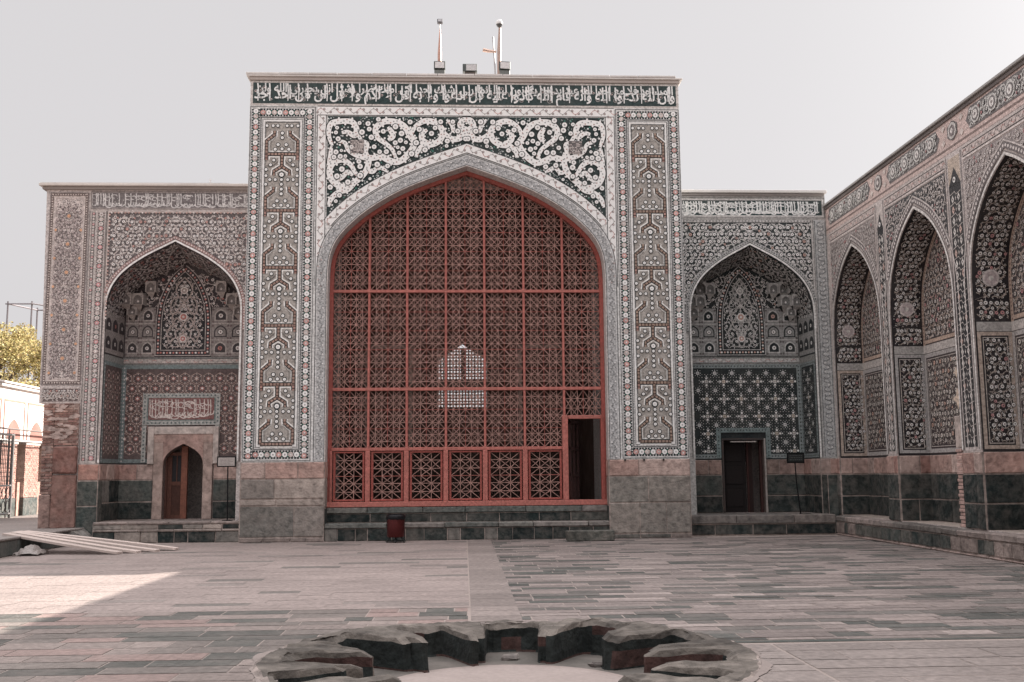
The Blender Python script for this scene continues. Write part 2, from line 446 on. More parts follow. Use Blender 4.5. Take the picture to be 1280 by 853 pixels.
# ================================================================== MAIN PORTAL
C0 = 5.44
portal = thing('tiled_portal', 'tallest tiled gateway with a huge pointed arch and a white inscription along its top', 'portal', (C0, 0, 0))
inner = arch(C0, 3.44, 5.8, 9.27, PF_IWAN, 5)
full = [(2.0, .02)]+inner+[(8.88, .02)]
m = MB()
sheet(m, PF0, [(0, 0), (10.87, 0), (10.87, 11.46), (0, 11.46)], [[(2.0, .002)]+inner+[(8.88, .002)]], LGR)
for k in range(len(full)-1):
    a, b = full[k], full[k+1]; m.poly([(a[0], 0, a[1]), (b[0], 0, b[1]), (b[0], .7, b[1]), (a[0], .7, a[1])], (.40, .385, .37))
m.box(0, 1.99, .002, 3.0, 0, 11.46, LGR); m.box(8.89, 10.87, .002, 3.0, 0, 11.46, LGR); m.box(1.99, 8.89, .75, 3.0, 9.5, 11.46, LGR)
m.build('wall', 'glazed_tile', portal)
# cornice
m = MB()
m.box(-.09, 10.97, -.09, 3.1, 11.555, 11.60, (.66, .63, .60), .01)
m.box(-.03, 10.91, -.045, 3.0, 11.47, 11.552, (.46, .41, .38), .01)
x = 0.0
while x < 10.8:                                    # slightly uneven coping slabs
    w = rnd.uniform(.7, 1.1); m.box(-.10+x, min(-.10+x+w-.012, 10.98), -.10, .3, 11.602, 11.650+rnd.uniform(0, .009), vary(rnd, (.60, .57, .55), .1), .006); x += w
m.build('cornice', 'plaster', portal)

# inscription band
I = Inlay(PF0)
I.rect(.02, 10.85, 10.82, 11.45, (.42, .39, .37), 0)
I.rect(.07, 10.8, 10.87, 11.41, (.024, .040, .040), 1)
r = random.Random(5)
u = .14
while u < 10.75:                                   # fine vine behind the letters
    cv = 11.14+r.uniform(-.16, .16); rr = r.uniform(.05, .09); ph = r.uniform(0, 6)
    I.rib([(min(max(u+rr*(1-.1*k)*math.cos(ph+k*.8), .09), 10.78), cv+rr*(1-.1*k)*math.sin(ph+k*.8)) for k in range(8)], .011, (.34, .31, .30), 2)
    I.disc(u, cv, .016, (.46, .34, .32), 3, 5); u += r.uniform(.07, .12)
ib = I.build('inscription_band', 'glazed_tile', portal)
verse = 'وان المساجد لله فلا تدعوا مع الله احدا وانه لما قام عبد الله يدعوه كادوا يكونون عليه لبدا قل انما ادعوا ربي ولا اشرك به احدا قل اني لا املك لكم ضرا ولا رشدا قل اني لن يجيرني من الله احد ولن اجد'.split()
I = Inlay(PF0, .012)
n = len(verse)
half = [w for k, w in enumerate(verse) if k % 2 == 0]; half2 = [w for k, w in enumerate(verse) if k % 2]
lettering(I, half, .1, 10.76, 11.0, .36, (.60, .61, .605), 2, 1.5)
lettering(I, half2, .16, 10.72, 11.17, .30, (.56, .57, .565), 3, 1.05)
u = .2
while u < 10.7:                                    # the long uprights of the script
    I.rib([(u, 10.93), (u+.006, 11.2), (u-.012, 11.39)], [.024, .028, .038], (.60, .61, .605), 4); u += rnd.uniform(.22, .5)
I.build('lettering', 'glazed_tile', ib)

# pilaster panels
def pilaster(xa, flip):
    I = Inlay(PF0)
    X = lambda u: xa+(1.66-u if flip else u)
    def rc(a, b, c, d, col, lay): I.rect(min(X(a), X(b)), max(X(a), X(b)), c, d, col, lay)
    z0, z1 = 1.91, 10.80
    rc(.0, 1.66, z0, z1, (.47, .465, .455), 0)
    # dark rosette strips round the panel
    w = .21
    for uc in (.155, 1.495): rosette_strip(I, X(uc), z0+.07, z1-.07, w, PAL_A, True, r=.066, step=.137)
    for vc in (z0+.17, z1-.17):
        a_, b_ = sorted((X(.262), X(1.388))); rosette_strip(I, vc, a_, b_, w, PAL_A, False, r=.066, step=.14)
    a_, b_ = sorted((X(0), X(1.66)))
    I.frame(a_+.015, b_-.015, z0+.015, z1-.015, .014, DK2, 1)
    a_, b_ = sorted((X(.275), X(1.375)))
    I.frame(a_, b_, z0+.29, z1-.29, .018, DK2, 1)
    I.frame(a_+.05, b_-.05, z0+.34, z1-.34, .012, (.12, .12, .12), 1)
    I.frame(a_+.075, b_-.075, z0+.365, z1-.365, .03, WHT, 1)
    # bead line
    for uc in (.30, 1.35):
        v = z0+.3
        while v < z1-.3: I.dia(X(uc), v, .011, .011, (.14, .14, .14), 2); v += .05
    for (pa, pb, pc, pd) in ((a_+.125, b_-.125, z0+.415, z1-.415),): I.rect(pa, pb, pc, pd, (.27, .25, .23), 1); I.frame(pa, pb, pc, pd, .018, DK2, 2)
    cx = (a_+b_)/2; hw = (b_-a_)/2-.165; lo = z0+.47; hi = z1-.47
    def seg(path, w, fill, tick=True):
        I.rib(path, w+.115, (.62, .60, .57), 2); I.rib(path, w+.045, DK, 3); I.rib(path, w, fill, 4)
        if tick:
            for (x_, y_, an) in along(path, .085, .02):
                I.pg([(x_-.03*math.sin(an)-.012*math.cos(an), y_+.03*math.cos(an)-.012*math.sin(an)), (x_-.03*math.sin(an)+.012*math.cos(an), y_+.03*math.cos(an)+.012*math.sin(an)),
                      (x_+.03*math.sin(an)+.012*math.cos(an), y_-.03*math.cos(an)+.012*math.sin(an)), (x_+.03*math.sin(an)-.012*math.cos(an), y_-.03*math.cos(an)-.012*math.sin(an))], (.06, .035, .03), 5)
    def dot(x_, y_, r_=.034):
        r_ *= 1.18; I.disc(x_, y_, r_*1.5, DK, 5, 8); I.disc(x_, y_, r_, WHT, 6, 8); I.disc(x_, y_, r_*.3, GRY, 7, 4)
    per = 1.443; top = hi-.78; k = 0
    RED = (.25, .17, .14) if not flip else (.24, .175, .14)
    while True:
        zc = top-k*per
        if zc < lo-.1: break
        last = zc-.7 < lo
        def ok(z): return lo+.02 < z < hi-.01
        seg([(cx-hw, zc), (cx+hw, zc)], .062, RED)
        for s_ in (-1, 1):
            seg([(cx+s_*hw, zc), (cx+s_*hw, zc+.34), (cx+s_*hw*.5, zc+.50), (cx+s_*hw*.5, zc+.60)], .058, RED)
            if not last:
                seg([(cx+s_*hw, zc), (cx+s_*hw, zc-.15)], .058, (.30, .18, .155))
                seg([(cx, zc-.32), (cx+s_*hw*.5, zc-.44), (cx+s_*hw*.5, zc-.55)], .055, RED)
        if not last: seg([(cx, zc), (cx, zc-.34)], .058, RED)
        # thin light/dark steps shadowing the maze
        for s_ in (-1, 1):
            for (o, wd) in ((.075, .010), (.11, .010)):
                I.rib([(cx+s_*(hw-o), zc+.06), (cx+s_*(hw-o), zc+.33-o*.2), (cx+s_*(hw*.5-o*.55), zc+.5-o*.2)], wd, (.10, .095, .09), 3)
                if not last: I.rib([(cx+s_*(hw-.0), zc-.22-o), (cx+s_*(hw*.55), zc-.25-o*.6), (cx+s_*(.045+o*.4), zc-.09-o)], wd, (.10, .095, .09), 3)
        for (dx, dz) in ((0, .13), (.17, .12), (.10, .24), (0, .42), (0, .54)):
            for s_ in ((-1, 1) if dx else (1,)): dot(cx+s_*dx, zc+dz, .033)
        if not last:
            for (dx, dz) in ((hw*.52, -.16), (hw*.72, -.28), (hw, -.40), (hw, -.56), (hw*.75, -.66), (hw*.4, -.66), (0, -.53), (0, -.66), (0, -.78), (hw, -.78)):
                for s_ in ((-1, 1) if dx else (1,)):
                    if ok(zc+dz): dot(cx+s_*dx, zc+dz, .031 if dz != -.53 else .048)
        if last: break
        k += 1
    for dx in (-1, -.6, -.3, .3, .6, 1): dot(cx+hw*dx, hi-.05, .03)
    I.build('pilaster_panel', 'glazed_tile', portal)
pilaster(.0, False); pilaster(9.21, True)

# arch surround bands
mid_w = offset(inner, .44)                       # pale scroll band round the arch
mid_g = offset(inner, .155)
ia = [k for k, q in enumerate(mid_w) if 1.93 < q[0] < 8.95]
mw = [q for q in mid_w if 1.93 < q[0] < 8.95]
I = Inlay(PF0)
fr_l, fr_r, fr_t = 1.80, 9.08, 10.69
A = [(2.0-.30, .0)]
gl = [(1.86, 1.93)]+[q for q in mid_g]+[(9.02, 1.93)]
band(I, [(1.72, 1.91)]+offset(inner, .29)+[(9.16, 1.91)], [(2.0, 1.91)]+inner+[(8.88, 1.91)], (.335, .335, .335), 2)
for off_, cc in ((.285, DK2), (.255, LGR), (.03, DK2), (.012, (.5, .45, .42))):
    I.rib([(2.0-off_, 1.92)]+offset(inner, off_)+[(8.88+off_, 1.92)], .014, cc, 3)
P_ = along(gl, .115, .05)
for k, (x_, y_, an) in enumerate(P_):
    s_ = 1 if k % 2 else -1; nx, ny = -math.sin(an), math.cos(an); tx, ty = math.cos(an), math.sin(an)
    I.rib([(x_+tx*.115*t+nx*s_*.06*math.sin(t*math.pi*1.5), y_+ty*.115*t+ny*s_*.06*math.sin(t*math.pi*1.5)) for t in (0, .3, .6, 1, 1.3)], .012, (.14, .145, .15), 4)
    I.disc(x_+nx*s_*.055, y_+ny*s_*.055, .022, (.50, .49, .48), 4, 6); I.dia(x_-nx*s_*.06, y_-ny*s_*.06, .018, .018, (.15, .155, .16), 4)
I.build('arch_band', 'glazed_tile', portal)
I = Inlay(PF0)
scroll_path(I, mw, .23, .165, lay=1)
I.build('arch_border', 'glazed_tile', portal)
I = Inlay(PF0)
fz = 6.2
scroll_path(I, [(fr_l, fz), (fr_l, fr_t-.115)], .22, .165); scroll_path(I, [(fr_r, fr_t-.115), (fr_r, fz)], .22, .165)
scroll_path(I, [(fr_l-.11, fr_t), (fr_r+.11, fr_t)], .23, .165)
I.build('frame_border', 'glazed_tile', portal)

# spandrel with broad pale arabesque straps
I = Inlay(PF0)
lo_arch = offset(inner, .55); ah = arch_h(lo_arch)
sp = [q for q in lo_arch if 1.93 < q[0] < 8.95]
sa, sb, st = 1.93, 8.95, fr_t-.14
h0 = I.h(0)
for k in range(len(sp)-1):
    a, b = sp[k], sp[k+1]; I.poly([PF0(a[0], a[1], h0), PF0(b[0], b[1], h0), PF0(b[0], st, h0), PF0(a[0], st, h0)], (.020, .032, .032))
inside = lambda x, z: sa+.02 < x < sb-.02 and z < st-.02 and z > ah(x)+.015
Z = lambda q: fac(400+q[0]/6.564, 130+q[1]/6.564)
SW = .92
straps = [
 ([(100, 345), (72, 250), (92, 165), (170, 145), (262, 150), (300, 205), (285, 262), (225, 232), (180, 240)], .155),
 ([(150, 305), (205, 322), (240, 385), (320, 430), (420, 447), (500, 432), (560, 462), (640, 478), (720, 420), (775, 330), (742, 270), (690, 185), (610, 148), (520, 150), (458, 205), (472, 275), (535, 325), (592, 375), (622, 445)], .17),
 ([(300, 225), (340, 300), (385, 330), (372, 400), (400, 470), (372, 560), (300, 632), (200, 682), (112, 645), (78, 560), (108, 488), (182, 462), (250, 500), (292, 568), (345, 622)], .16),
 ([(742, 270), (782, 190), (862, 142), (945, 158), (1005, 220), (990, 292), (930, 332), (850, 345), (800, 395), (790, 440)], .165),
 ([(915, 330), (842, 300), (838, 245), (880, 215)], .15),
 ([(1005, 220), (1042, 262), (1092, 292), (1152, 280), (1192, 225), (1150, 180), (1180, 130), (1250, 150)], .16),
 ([(1040, 130), (1080, 170), (1095, 215), (1110, 240)], .12), ([(1192, 225), (1240, 235)], .2), ([(1250, 150), (1250, 290)], .13),
 ([(70, 845), (92, 780), (150, 728), (235, 702), (300, 640)], .14),
 ([(130, 640), (185, 600), (225, 560), (270, 590)], .13), ([(95, 350), (85, 430), (70, 500)], .12), ([(560, 190), (600, 260), (560, 300)], .15), ([(372, 540), (430, 560), (480, 520), (560, 560)], .12),
]
flowers = [(395, 165), (405, 210), (422, 277), (740, 152), (620, 190), (520, 228), (670, 246), (660, 302), (618, 322), (680, 370), (815, 212), (915, 246), (945, 200), (790, 322), (1130, 226), (1045, 308), (132, 398), (115, 440), (167, 434), (445, 355),
           (490, 396), (545, 395), (180, 538), (140, 596), (230, 645), (320, 475), (330, 516), (85, 686), (160, 752), (555, 512), (470, 500), (752, 412), (862, 380), (150, 290), (60, 120), (480, 130), (990, 150), (1090, 150), (345, 235), (1215, 290), (330, 590)]
allpts = []
for mir in (0, 1):
    mm = (lambda q: (2*C0-q[0], q[1])) if mir else (lambda q: q)
    for (pp, w) in straps:
        pts = catmull([mm(Z(q)) for q in pp], 7)
        run = []
        for q in pts+[(0, 0)]:
            if inside(*q): run.append(q)
            else:
                if len(run) > 2:
                    wd = [SW*w*(.55+.45*min(1, 4*k/len(run), 4*(len(run)-1-k)/len(run))) for k in range(len(run))]
                    I.rib(run, [x+.05 for x in wd], (.004, .006, .006), 2); I.rib(run, wd, (.76, .755, .74), 3)
                    for kk, (x_, y_, an) in enumerate(along(run, .15, .06)):
                        sd_ = 1 if kk % 2 else -1; lw = w*SW*.62
                        lx, ly = x_-math.sin(an)*sd_*lw, y_+math.cos(an)*sd_*lw
                        if inside(lx, ly): I.disc(lx, ly, w*.24, (.012, .02, .02), 1, 8); I.disc(lx, ly, w*.17, (.76, .755, .74), 3, 7); allpts.append(((lx, ly), w*.4))
                    allpts.extend((q2, wd[k]) for k, q2 in enumerate(run))
                    for kk, (x_, y_, an) in enumerate(along(run, .075, .03)):
                        o = (.032, -.03, 0, .036, -.012)[kk % 5]*w/.15
                        I.disc(x_-math.sin(an)*o, y_+math.cos(an)*o, .019, ((.16, .17, .17), (.32, .2, .18), (.2, .21, .21))[kk % 3], 4, 5)
                run = []
    for q in flowers:
        x_, y_ = mm(Z(q))
        if inside(x_, y_): I.flower(x_, y_, rnd.uniform(.06, .075), dict(PAL_A, pp=0), 5); allpts.append(((x_, y_), .16))
# small leaves and buds in the remaining dark ground
r = random.Random(11)
for k in range(900):
    x_, y_ = r.uniform(sa, C0), r.uniform(7.2, st)
    if not all(inside(x_+dx, y_+dy) for dx, dy in ((.07, 0), (-.07, 0), (0, .07), (0, -.07))): continue
    if any((x_-q[0])**2+(y_-q[1])**2 < (w*.5+.045)**2 for q, w in allpts): continue
    allpts.append(((x_, y_), .13)); rr_ = r.uniform(.04, .058)
    for xx in (x_, 2*C0-x_): I.flower(xx, y_, rr_, dict(PAL_A, pp=0), 5)
for k in range(5200):
    x_, y_ = r.uniform(sa, C0), r.uniform(7.2, st)
    if not inside(x_, y_): continue
    if any((x_-q[0])**2+(y_-q[1])**2 < (w*.5+.03)**2 for q, w in allpts): continue
    allpts.append(((x_, y_), .010))
    for xx in (x_, 2*C0-x_):
        if r.random() < .5: I.disc(xx, y_, r.uniform(.016, .028), (.46, .48, .47) if k % 4 else (.05, .15, .12), 1, 5)
        else:
            an = r.uniform(0, 6); I.rib([(xx, y_), (xx+.03*math.cos(an), y_+.03*math.sin(an)), (xx+.05*math.cos(an+.6), y_+.05*math.sin(an+.6))], [.014, .016, .006], (.30, .315, .31), 1)
# knotted square medallions
for xx in (Z((305, 350))[0], 2*C0-Z((305, 350))[0]):
    zz = Z((305, 350))[1]
    I.rect(xx-.17, xx+.17, zz-.17, zz+.17, (.10, .09, .09), 6)
    for i in range(9):
        for j in range(9):
            if r.random() < .55: I.rect(xx-.16+i*.036, xx-.16+i*.036+(.028 if r.random() < .5 else .05), zz-.16+j*.036, zz-.16+j*.036+.022, (.45, .40, .38), 7)
I.build('spandrel_panel', 'glazed_tile', portal)

# stone plinths
for (a, b, sd) in ((0, 2.0, 3), (8.88, 10.87, 9)):
    m = MB()
    m.box(a-.015, b+(.0 if a else 0), -.03, .0005, 0, 1.9, MORT)
    P_ = lambda u, v, h: (u, -.03-h, v)
    rows = [(1.50, 1.895, PINKS[1:2]+PINKS[3:], .75)]
    if a == 0: rows += [(1.02, 1.49, GREYS, 1.2), (.86, 1.01, GREYS, .8), (.12, .85, GREYS[1:], .9)]
    else: rows += [(.86, 1.49, [(.21, .195, .175), (.26, .235, .21)], 1.3), (.12, .85, [(.27, .238, .212), (.22, .20, .18)], 1.1)]
    rows += [(0, .11, [(.20, .165, .15), (.12, .115, .105), (.26, .21, .19)], .6)]
    courses(m, P_, a, b, rows, sd, .014)
    m.build('plinth', 'stone', portal); m = MB()
    P2 = (lambda u, v, h: (2.0+h, u, v)) if a == 0 else (lambda u, v, h: (8.88-h, u, v))
    courses(m, P2, 0, .7, [(1.5, 1.9, PINKS, .4), (.8, 1.49, GREYS, .7), (0, .79, DARKS, .5)], sd+1)
    m.build('plinth', 'stone', portal)

# steps between the plinths
m = MB()
P_ = lambda u, v, h: (u, .04-h, v)
m.box(2.0, 8.88, .04, .4, 0, .30, MORT); courses(m, P_, 2.0, 8.88, [(0, .30, DARKS+GREYS[3:4], .45)], 21)
P_ = lambda u, v, h: (u, .38-h, v)
m.box(2.0, 8.88, .385, .75, .0, .64, MORT); courses(m, P_, 2.0, 8.88, [(.425, .64, DARKS, .75)], 22)
def slabs(x0, x1, y0, y1, z0, z1, ln, pal):
    x = x0
    while x < x1-.05:
        e = min(x+ln*rnd.uniform(.7, 1.3), x1)
        if x1-e < .3: e = x1
        m.box(x+.006, e-.006, y0, y1, z0, z1, vary(rnd, rnd.choice(pal), .15), .015, .004); x = e
slabs(2.0, 8.88, -.0, .42, .31, .42, 1.2, [(.17, .165, .15), (.22, .2, .185), (.13, .135, .125)])
slabs(2.0, 8.88, .34, .76, .65, .79, 1.3, [(.17, .165, .15), (.24, .215, .20), (.12, .13, .12)])
m.build('steps', 'stone', portal)
m = MB(); m.box(1.95, 8.93, .745, 8.2, .60, .80, (.24, .20, .18)); 
# hall behind the screen: walls, ceiling and a back wall with window holes
HY = 8.0
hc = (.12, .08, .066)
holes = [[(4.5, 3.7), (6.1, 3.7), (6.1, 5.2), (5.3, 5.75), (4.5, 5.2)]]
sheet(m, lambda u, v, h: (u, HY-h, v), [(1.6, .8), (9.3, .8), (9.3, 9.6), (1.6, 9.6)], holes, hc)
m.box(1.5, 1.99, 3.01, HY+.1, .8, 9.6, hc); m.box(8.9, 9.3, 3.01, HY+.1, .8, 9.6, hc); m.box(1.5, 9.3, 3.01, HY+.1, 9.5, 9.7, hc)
for (a_, b_, z_, zz) in ((2.2, 3.7, 2.0, 5.6), (7.1, 8.6, 2.0, 5.6)):
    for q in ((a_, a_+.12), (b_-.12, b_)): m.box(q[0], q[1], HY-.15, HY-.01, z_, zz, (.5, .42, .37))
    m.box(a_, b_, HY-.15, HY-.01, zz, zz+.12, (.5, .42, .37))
m.build('hall_interior', 'plaster', portal)
m = MB()
for k in range(17): m.box(4.5+k*.1-.026, 4.5+k*.1+.026, HY-.05, HY+.0, 3.7, 5.6, (.42, .35, .30))
for k in range(20): m.box(4.5, 6.1, HY-.08, HY-.052, 3.7+k*.1-.022, 3.7+k*.1+.022, (.42, .35, .30))
m.box(4.5, 6.1, HY-.12, HY-.09, 4.35, 4.6, (.3, .22, .18)); m.box(5.25, 5.38, HY-.12, HY-.089, 4.6, 5.6, (.3, .22, .18))
m.build('hall_window', 'wood', portal)

# ---- wooden lattice screen (a top-level part with its panels as sub-parts)
YS = .5
RW = (.33, .085, .070); RWL = (.42, .145, .120)
m = MB()
ia_ = inner
o_, i_ = offset(ia_, -.005), offset(ia_, -.10)
O = [(2.005, .93)]+o_+[(8.875, .93)]; N_ = [(2.10, .93)]+i_+[(8.78, .93)]
for k in range(len(O)-1):
    for (y0_, y1_) in ((YS-.10, YS+.06),):
        a, b, c, d = O[k], O[k+1], N_[k+1], N_[k]
        m.poly([(q[0], y0_, q[1]) for q in (a, b, c, d)], RW)
        m.poly([(c[0], y0_, c[1]), (d[0], y0_, d[1]), (d[0], y1_, d[1]), (c[0], y1_, c[1])], RW)
        m.poly([(q[0], y1_, q[1]) for q in (a, b, c, d)], RW)
        m.poly([(a[0], y0_, a[1]), (b[0], y0_, b[1]), (b[0], y1_, b[1]), (a[0], y1_, a[1])], RW)
m.box(2.0, 8.88, YS-.16, YS+.12, .80, .925, RWL, .008)
screen = m.build('wooden_screen', 'wood', portal)
tag(screen, 'red painted wooden lattice screen filling the great arch')
ah_in = arch_h([(2.0, .9)]+i_+[(8.88, .9)])
def ax_in(z):
    """half width of the opening at height z"""
    if z < 5.83: return 3.30
    best = 0
    for k in range(len(i_)//2):
        a, b = i_[k], i_[k+1]
        if a[1] <= z <= b[1] and b[1] > a[1]: best = C0-(a[0]+(b[0]-a[0])*(z-a[1])/(b[1]-a[1]))
    return best
VX = [2.06, 2.985, 3.93, 4.90, 5.87, 6.86, 7.85, 8.82]
HZ = [.925, 2.20, 3.68, 6.15, 9.2]
mp = MB()
for x_ in VX[1:-1]: mp.box(x_-.027, x_+.027, YS-.075, YS+.045, 2.2, ah_in(x_)+.02, RWL, .006)
mp.build('mullion', 'wood', screen)
for z_ in HZ[1:-1]:
    mp = MB(); x1_ = 8.80 if z_ > 2.5 else 7.85
    mp.box(2.08, x1_, YS-.085, YS+.035, z_-.036, z_+.036, RWL, .006); mp.build('rail', 'wood', screen)
LT = (.40, .235, .20); LTR = (.36, .115, .095)
def clip_arch(p, q):
    inn = lambda s: (s[1] < 5.8 and abs(s[0]-C0) < 3.4) or (s[1] >= 5.8 and abs(s[0]-C0) < ax_in(s[1]))
    a, b = inn(p), inn(q)
    if a and b: return p, q
    if not a and not b:
        return None
    if b: p, q = q, p
    lo_, hi_ = 0., 1.
    for _ in range(14):
        t = (lo_+hi_)/2; s = (p[0]+(q[0]-p[0])*t, p[1]+(q[1]-p[1])*t)
        if inn(s): lo_ = t
        else: hi_ = t
    return p, (p[0]+(q[0]-p[0])*lo_, p[1]+(q[1]-p[1])*lo_)
def lattice(x0, x1, z0, z1, name='lattice_panel', framed=False):
    m = MB(); c = .489
    if framed:
        for (a, b, cc, d) in ((x0, x0+.05, z0, z1), (x1-.05, x1, z0, z1), (x0+.05, x1-.05, z0, z0+.04), (x0+.05, x1-.05, z1-.04, z1)):
            m.box(a, b, YS-.06, YS+.05, cc, d, RW, .006)
        x0 += .05; x1 -= .05; z0 += .04; z1 -= .04
    nx = max(1, round((x1-x0)/c)); nz = max(1, round((z1-z0)/c)); cx = (x1-x0)/nx; cz = (z1-z0)/nz
    def bar(p, q, w=.0145, y=0., col=LT):
        r_ = clip_arch(p, q)
        if not r_: return
        (a, b), (a2, b2) = r_
        l = math.hypot(a2-a, b2-b)
        if l < .01: return
        nx_, ny_ = -(b2-b)/l*w/2, (a2-a)/l*w/2; yf, yb = YS-.012-y, YS+.012+y*.3
        c_ = vary(rnd, col, .22)
        A_ = [(a+nx_, b+ny_), (a2+nx_, b2+ny_), (a2-nx_, b2-ny_), (a-nx_, b-ny_)]
        m.poly([(u, yf, v) for u, v in A_], c_)
        m.poly([(A_[0][0], yf, A_[0][1]), (A_[1][0], yf, A_[1][1]), (A_[1][0], yb, A_[1][1]), (A_[0][0], yb, A_[0][1])], c_)
        m.poly([(A_[3][0], yf, A_[3][1]), (A_[2][0], yf, A_[2][1]), (A_[2][0], yb, A_[2][1]), (A_[3][0], yb, A_[3][1])], c_)
        m.poly([(u, yb, v) for u, v in A_], c_)
    for i in range(nx):
        for j in range(nz):
            X0, Z0 = x0+i*cx, z0+j*cz; U = lambda a, b: (X0+a*cx, Z0+b*cz)
            if Z0 > 5.5 and abs(X0+cx/2-C0) > ax_in(max(5.8, Z0))+.2: continue
            e = .0
            # straight members
            for t in (.0, .32, .68):
                cl = LTR if (t == .0) else LT
                for (s0, s1) in ((0, .5), (.5, 1)):
                    bar(U(t, s0), U(t, s1), y=.0002+.0006*t, col=cl); bar(U(s0, t), U(s1, t), y=.003+.0006*t, col=cl)
            # eight-pointed star diagonals at the cell corners and centre
            for (p, q) in (((.32, .32), (.5, .5)), ((.68, .68), (.5, .5)), ((.32, .68), (.5, .5)), ((.68, .32), (.5, .5)), ((0, 0), (.32, .32)), ((1, 0), (.68, .32)), ((0, 1), (.32, .68)), ((1, 1), (.68, .68)),
                           ((.32, 0), (.5, .18)), ((.68, 0), (.5, .18)), ((.32, 1), (.5, .82)), ((.68, 1), (.5, .82)),
                           ((0, .32), (.18, .5)), ((0, .68), (.18, .5)), ((1, .32), (.82, .5)), ((1, .68), (.82, .5)),
                           ((.32, .32), (.5, .18)), ((.68, .32), (.5, .18)), ((.32, .68), (.5, .82)), ((.68, .68), (.5, .82)),
                           ((.32, .32), (.18, .5)), ((.32, .68), (.18, .5)), ((.68, .32), (.82, .5)), ((.68, .68), (.82, .5))):
                bar(U(*p), U(*q), y=.006)
    # turned red studs on the star centres
    for i in range(nx+1):
        for j in range(nz+1):
            X0, Z0 = x0+i*cx, z0+j*cz
            if rnd.random() < .55 and ((Z0 < 5.8) or abs(X0-C0) < ax_in(Z0)-.02) and x0+.01 < X0 < x1-.01:
                m.box(X0-.02, X0+.02, YS-.026, YS-.02, Z0-.02, Z0+.02, RWL)
    if m.f: m.build(name, 'wood', screen)
for k in range(7):
    for j in (1, 2, 3):
        z0_, z1_ = HZ[j]+.04, HZ[j+1]-.04
        if k == 6 and j == 1: z0_ = 2.98
        lattice(VX[k]+.03, VX[k+1]-.03, z0_, z1_)
for k in range(6):
    wpost = .09
    mp = MB(); mp.box(VX[k]-.0 if k == 0 else VX[k]-.06, VX[k]+.06, YS-.13, YS+.06, .925, 2.16, RWL, .01); mp.build('post', 'wood', screen)
    lattice(VX[k]+.08, VX[k+1]-.08, .94, 2.15, framed=True)
mp = MB(); mp.box(7.79, 7.93, YS-.14, YS+.06, .925, 3.0, RWL, .01); mp.build('post', 'wood', screen)
# doorway at the right with its open leaf
mp = MB(); mp.box(7.935, 8.78, YS-.10, YS+.05, 2.92, 3.01, RWL, .008); mp.box(8.75, 8.84, YS-.12, YS+.05, .925, 3.0, RW, .008); mp.build('door_frame', 'wood', screen)
mp = MB(); DB = (.05, .024, .022)
ang = R(68)
def leafbox(s0, s1, z0_, z1_, th=.05, col=DB):
    ca, sa_ = math.cos(ang), math.sin(ang)
    A_ = [(7.96+s0*ca, YS+.08+s0*sa_), (7.96+s1*ca, YS+.08+s1*sa_), (7.96+s1*ca+th*sa_, YS+.08+s1*sa_-th*ca), (7.96+s0*ca+th*sa_, YS+.08+s0*sa_-th*ca)]
    for k_ in range(4): mp.poly([(A_[k_][0], A_[k_][1], z0_), (A_[(k_+1) % 4][0], A_[(k_+1) % 4][1], z0_), (A_[(k_+1) % 4][0], A_[(k_+1) % 4][1], z1_), (A_[k_][0], A_[k_][1], z1_)], col)
    mp.poly([(q[0], q[1], z0_) for q in A_], col); mp.poly([(q[0], q[1], z1_) for q in A_], col)
for s0 in (0, .36, .72): leafbox(s0, s0+.07, .93, 2.9)
for z_ in (.93, 1.5, 2.15, 2.82): leafbox(.0, .79, z_, z_+.08, .052)
leafbox(.02, .77, .95, 1.5, .02, (.06, .03, .028))
mp.build('door_leaf', 'dark_wood', screen)
# lighting pins above the right plinth
m = MB()
for x_ in (9.25, 9.72, 10.2): m = MB(); m.box(x_, x_+.035, -.09, -.03, 1.86, 1.91, (.03, .03, .03)); m.build('iron_hook', 'metal', portal)

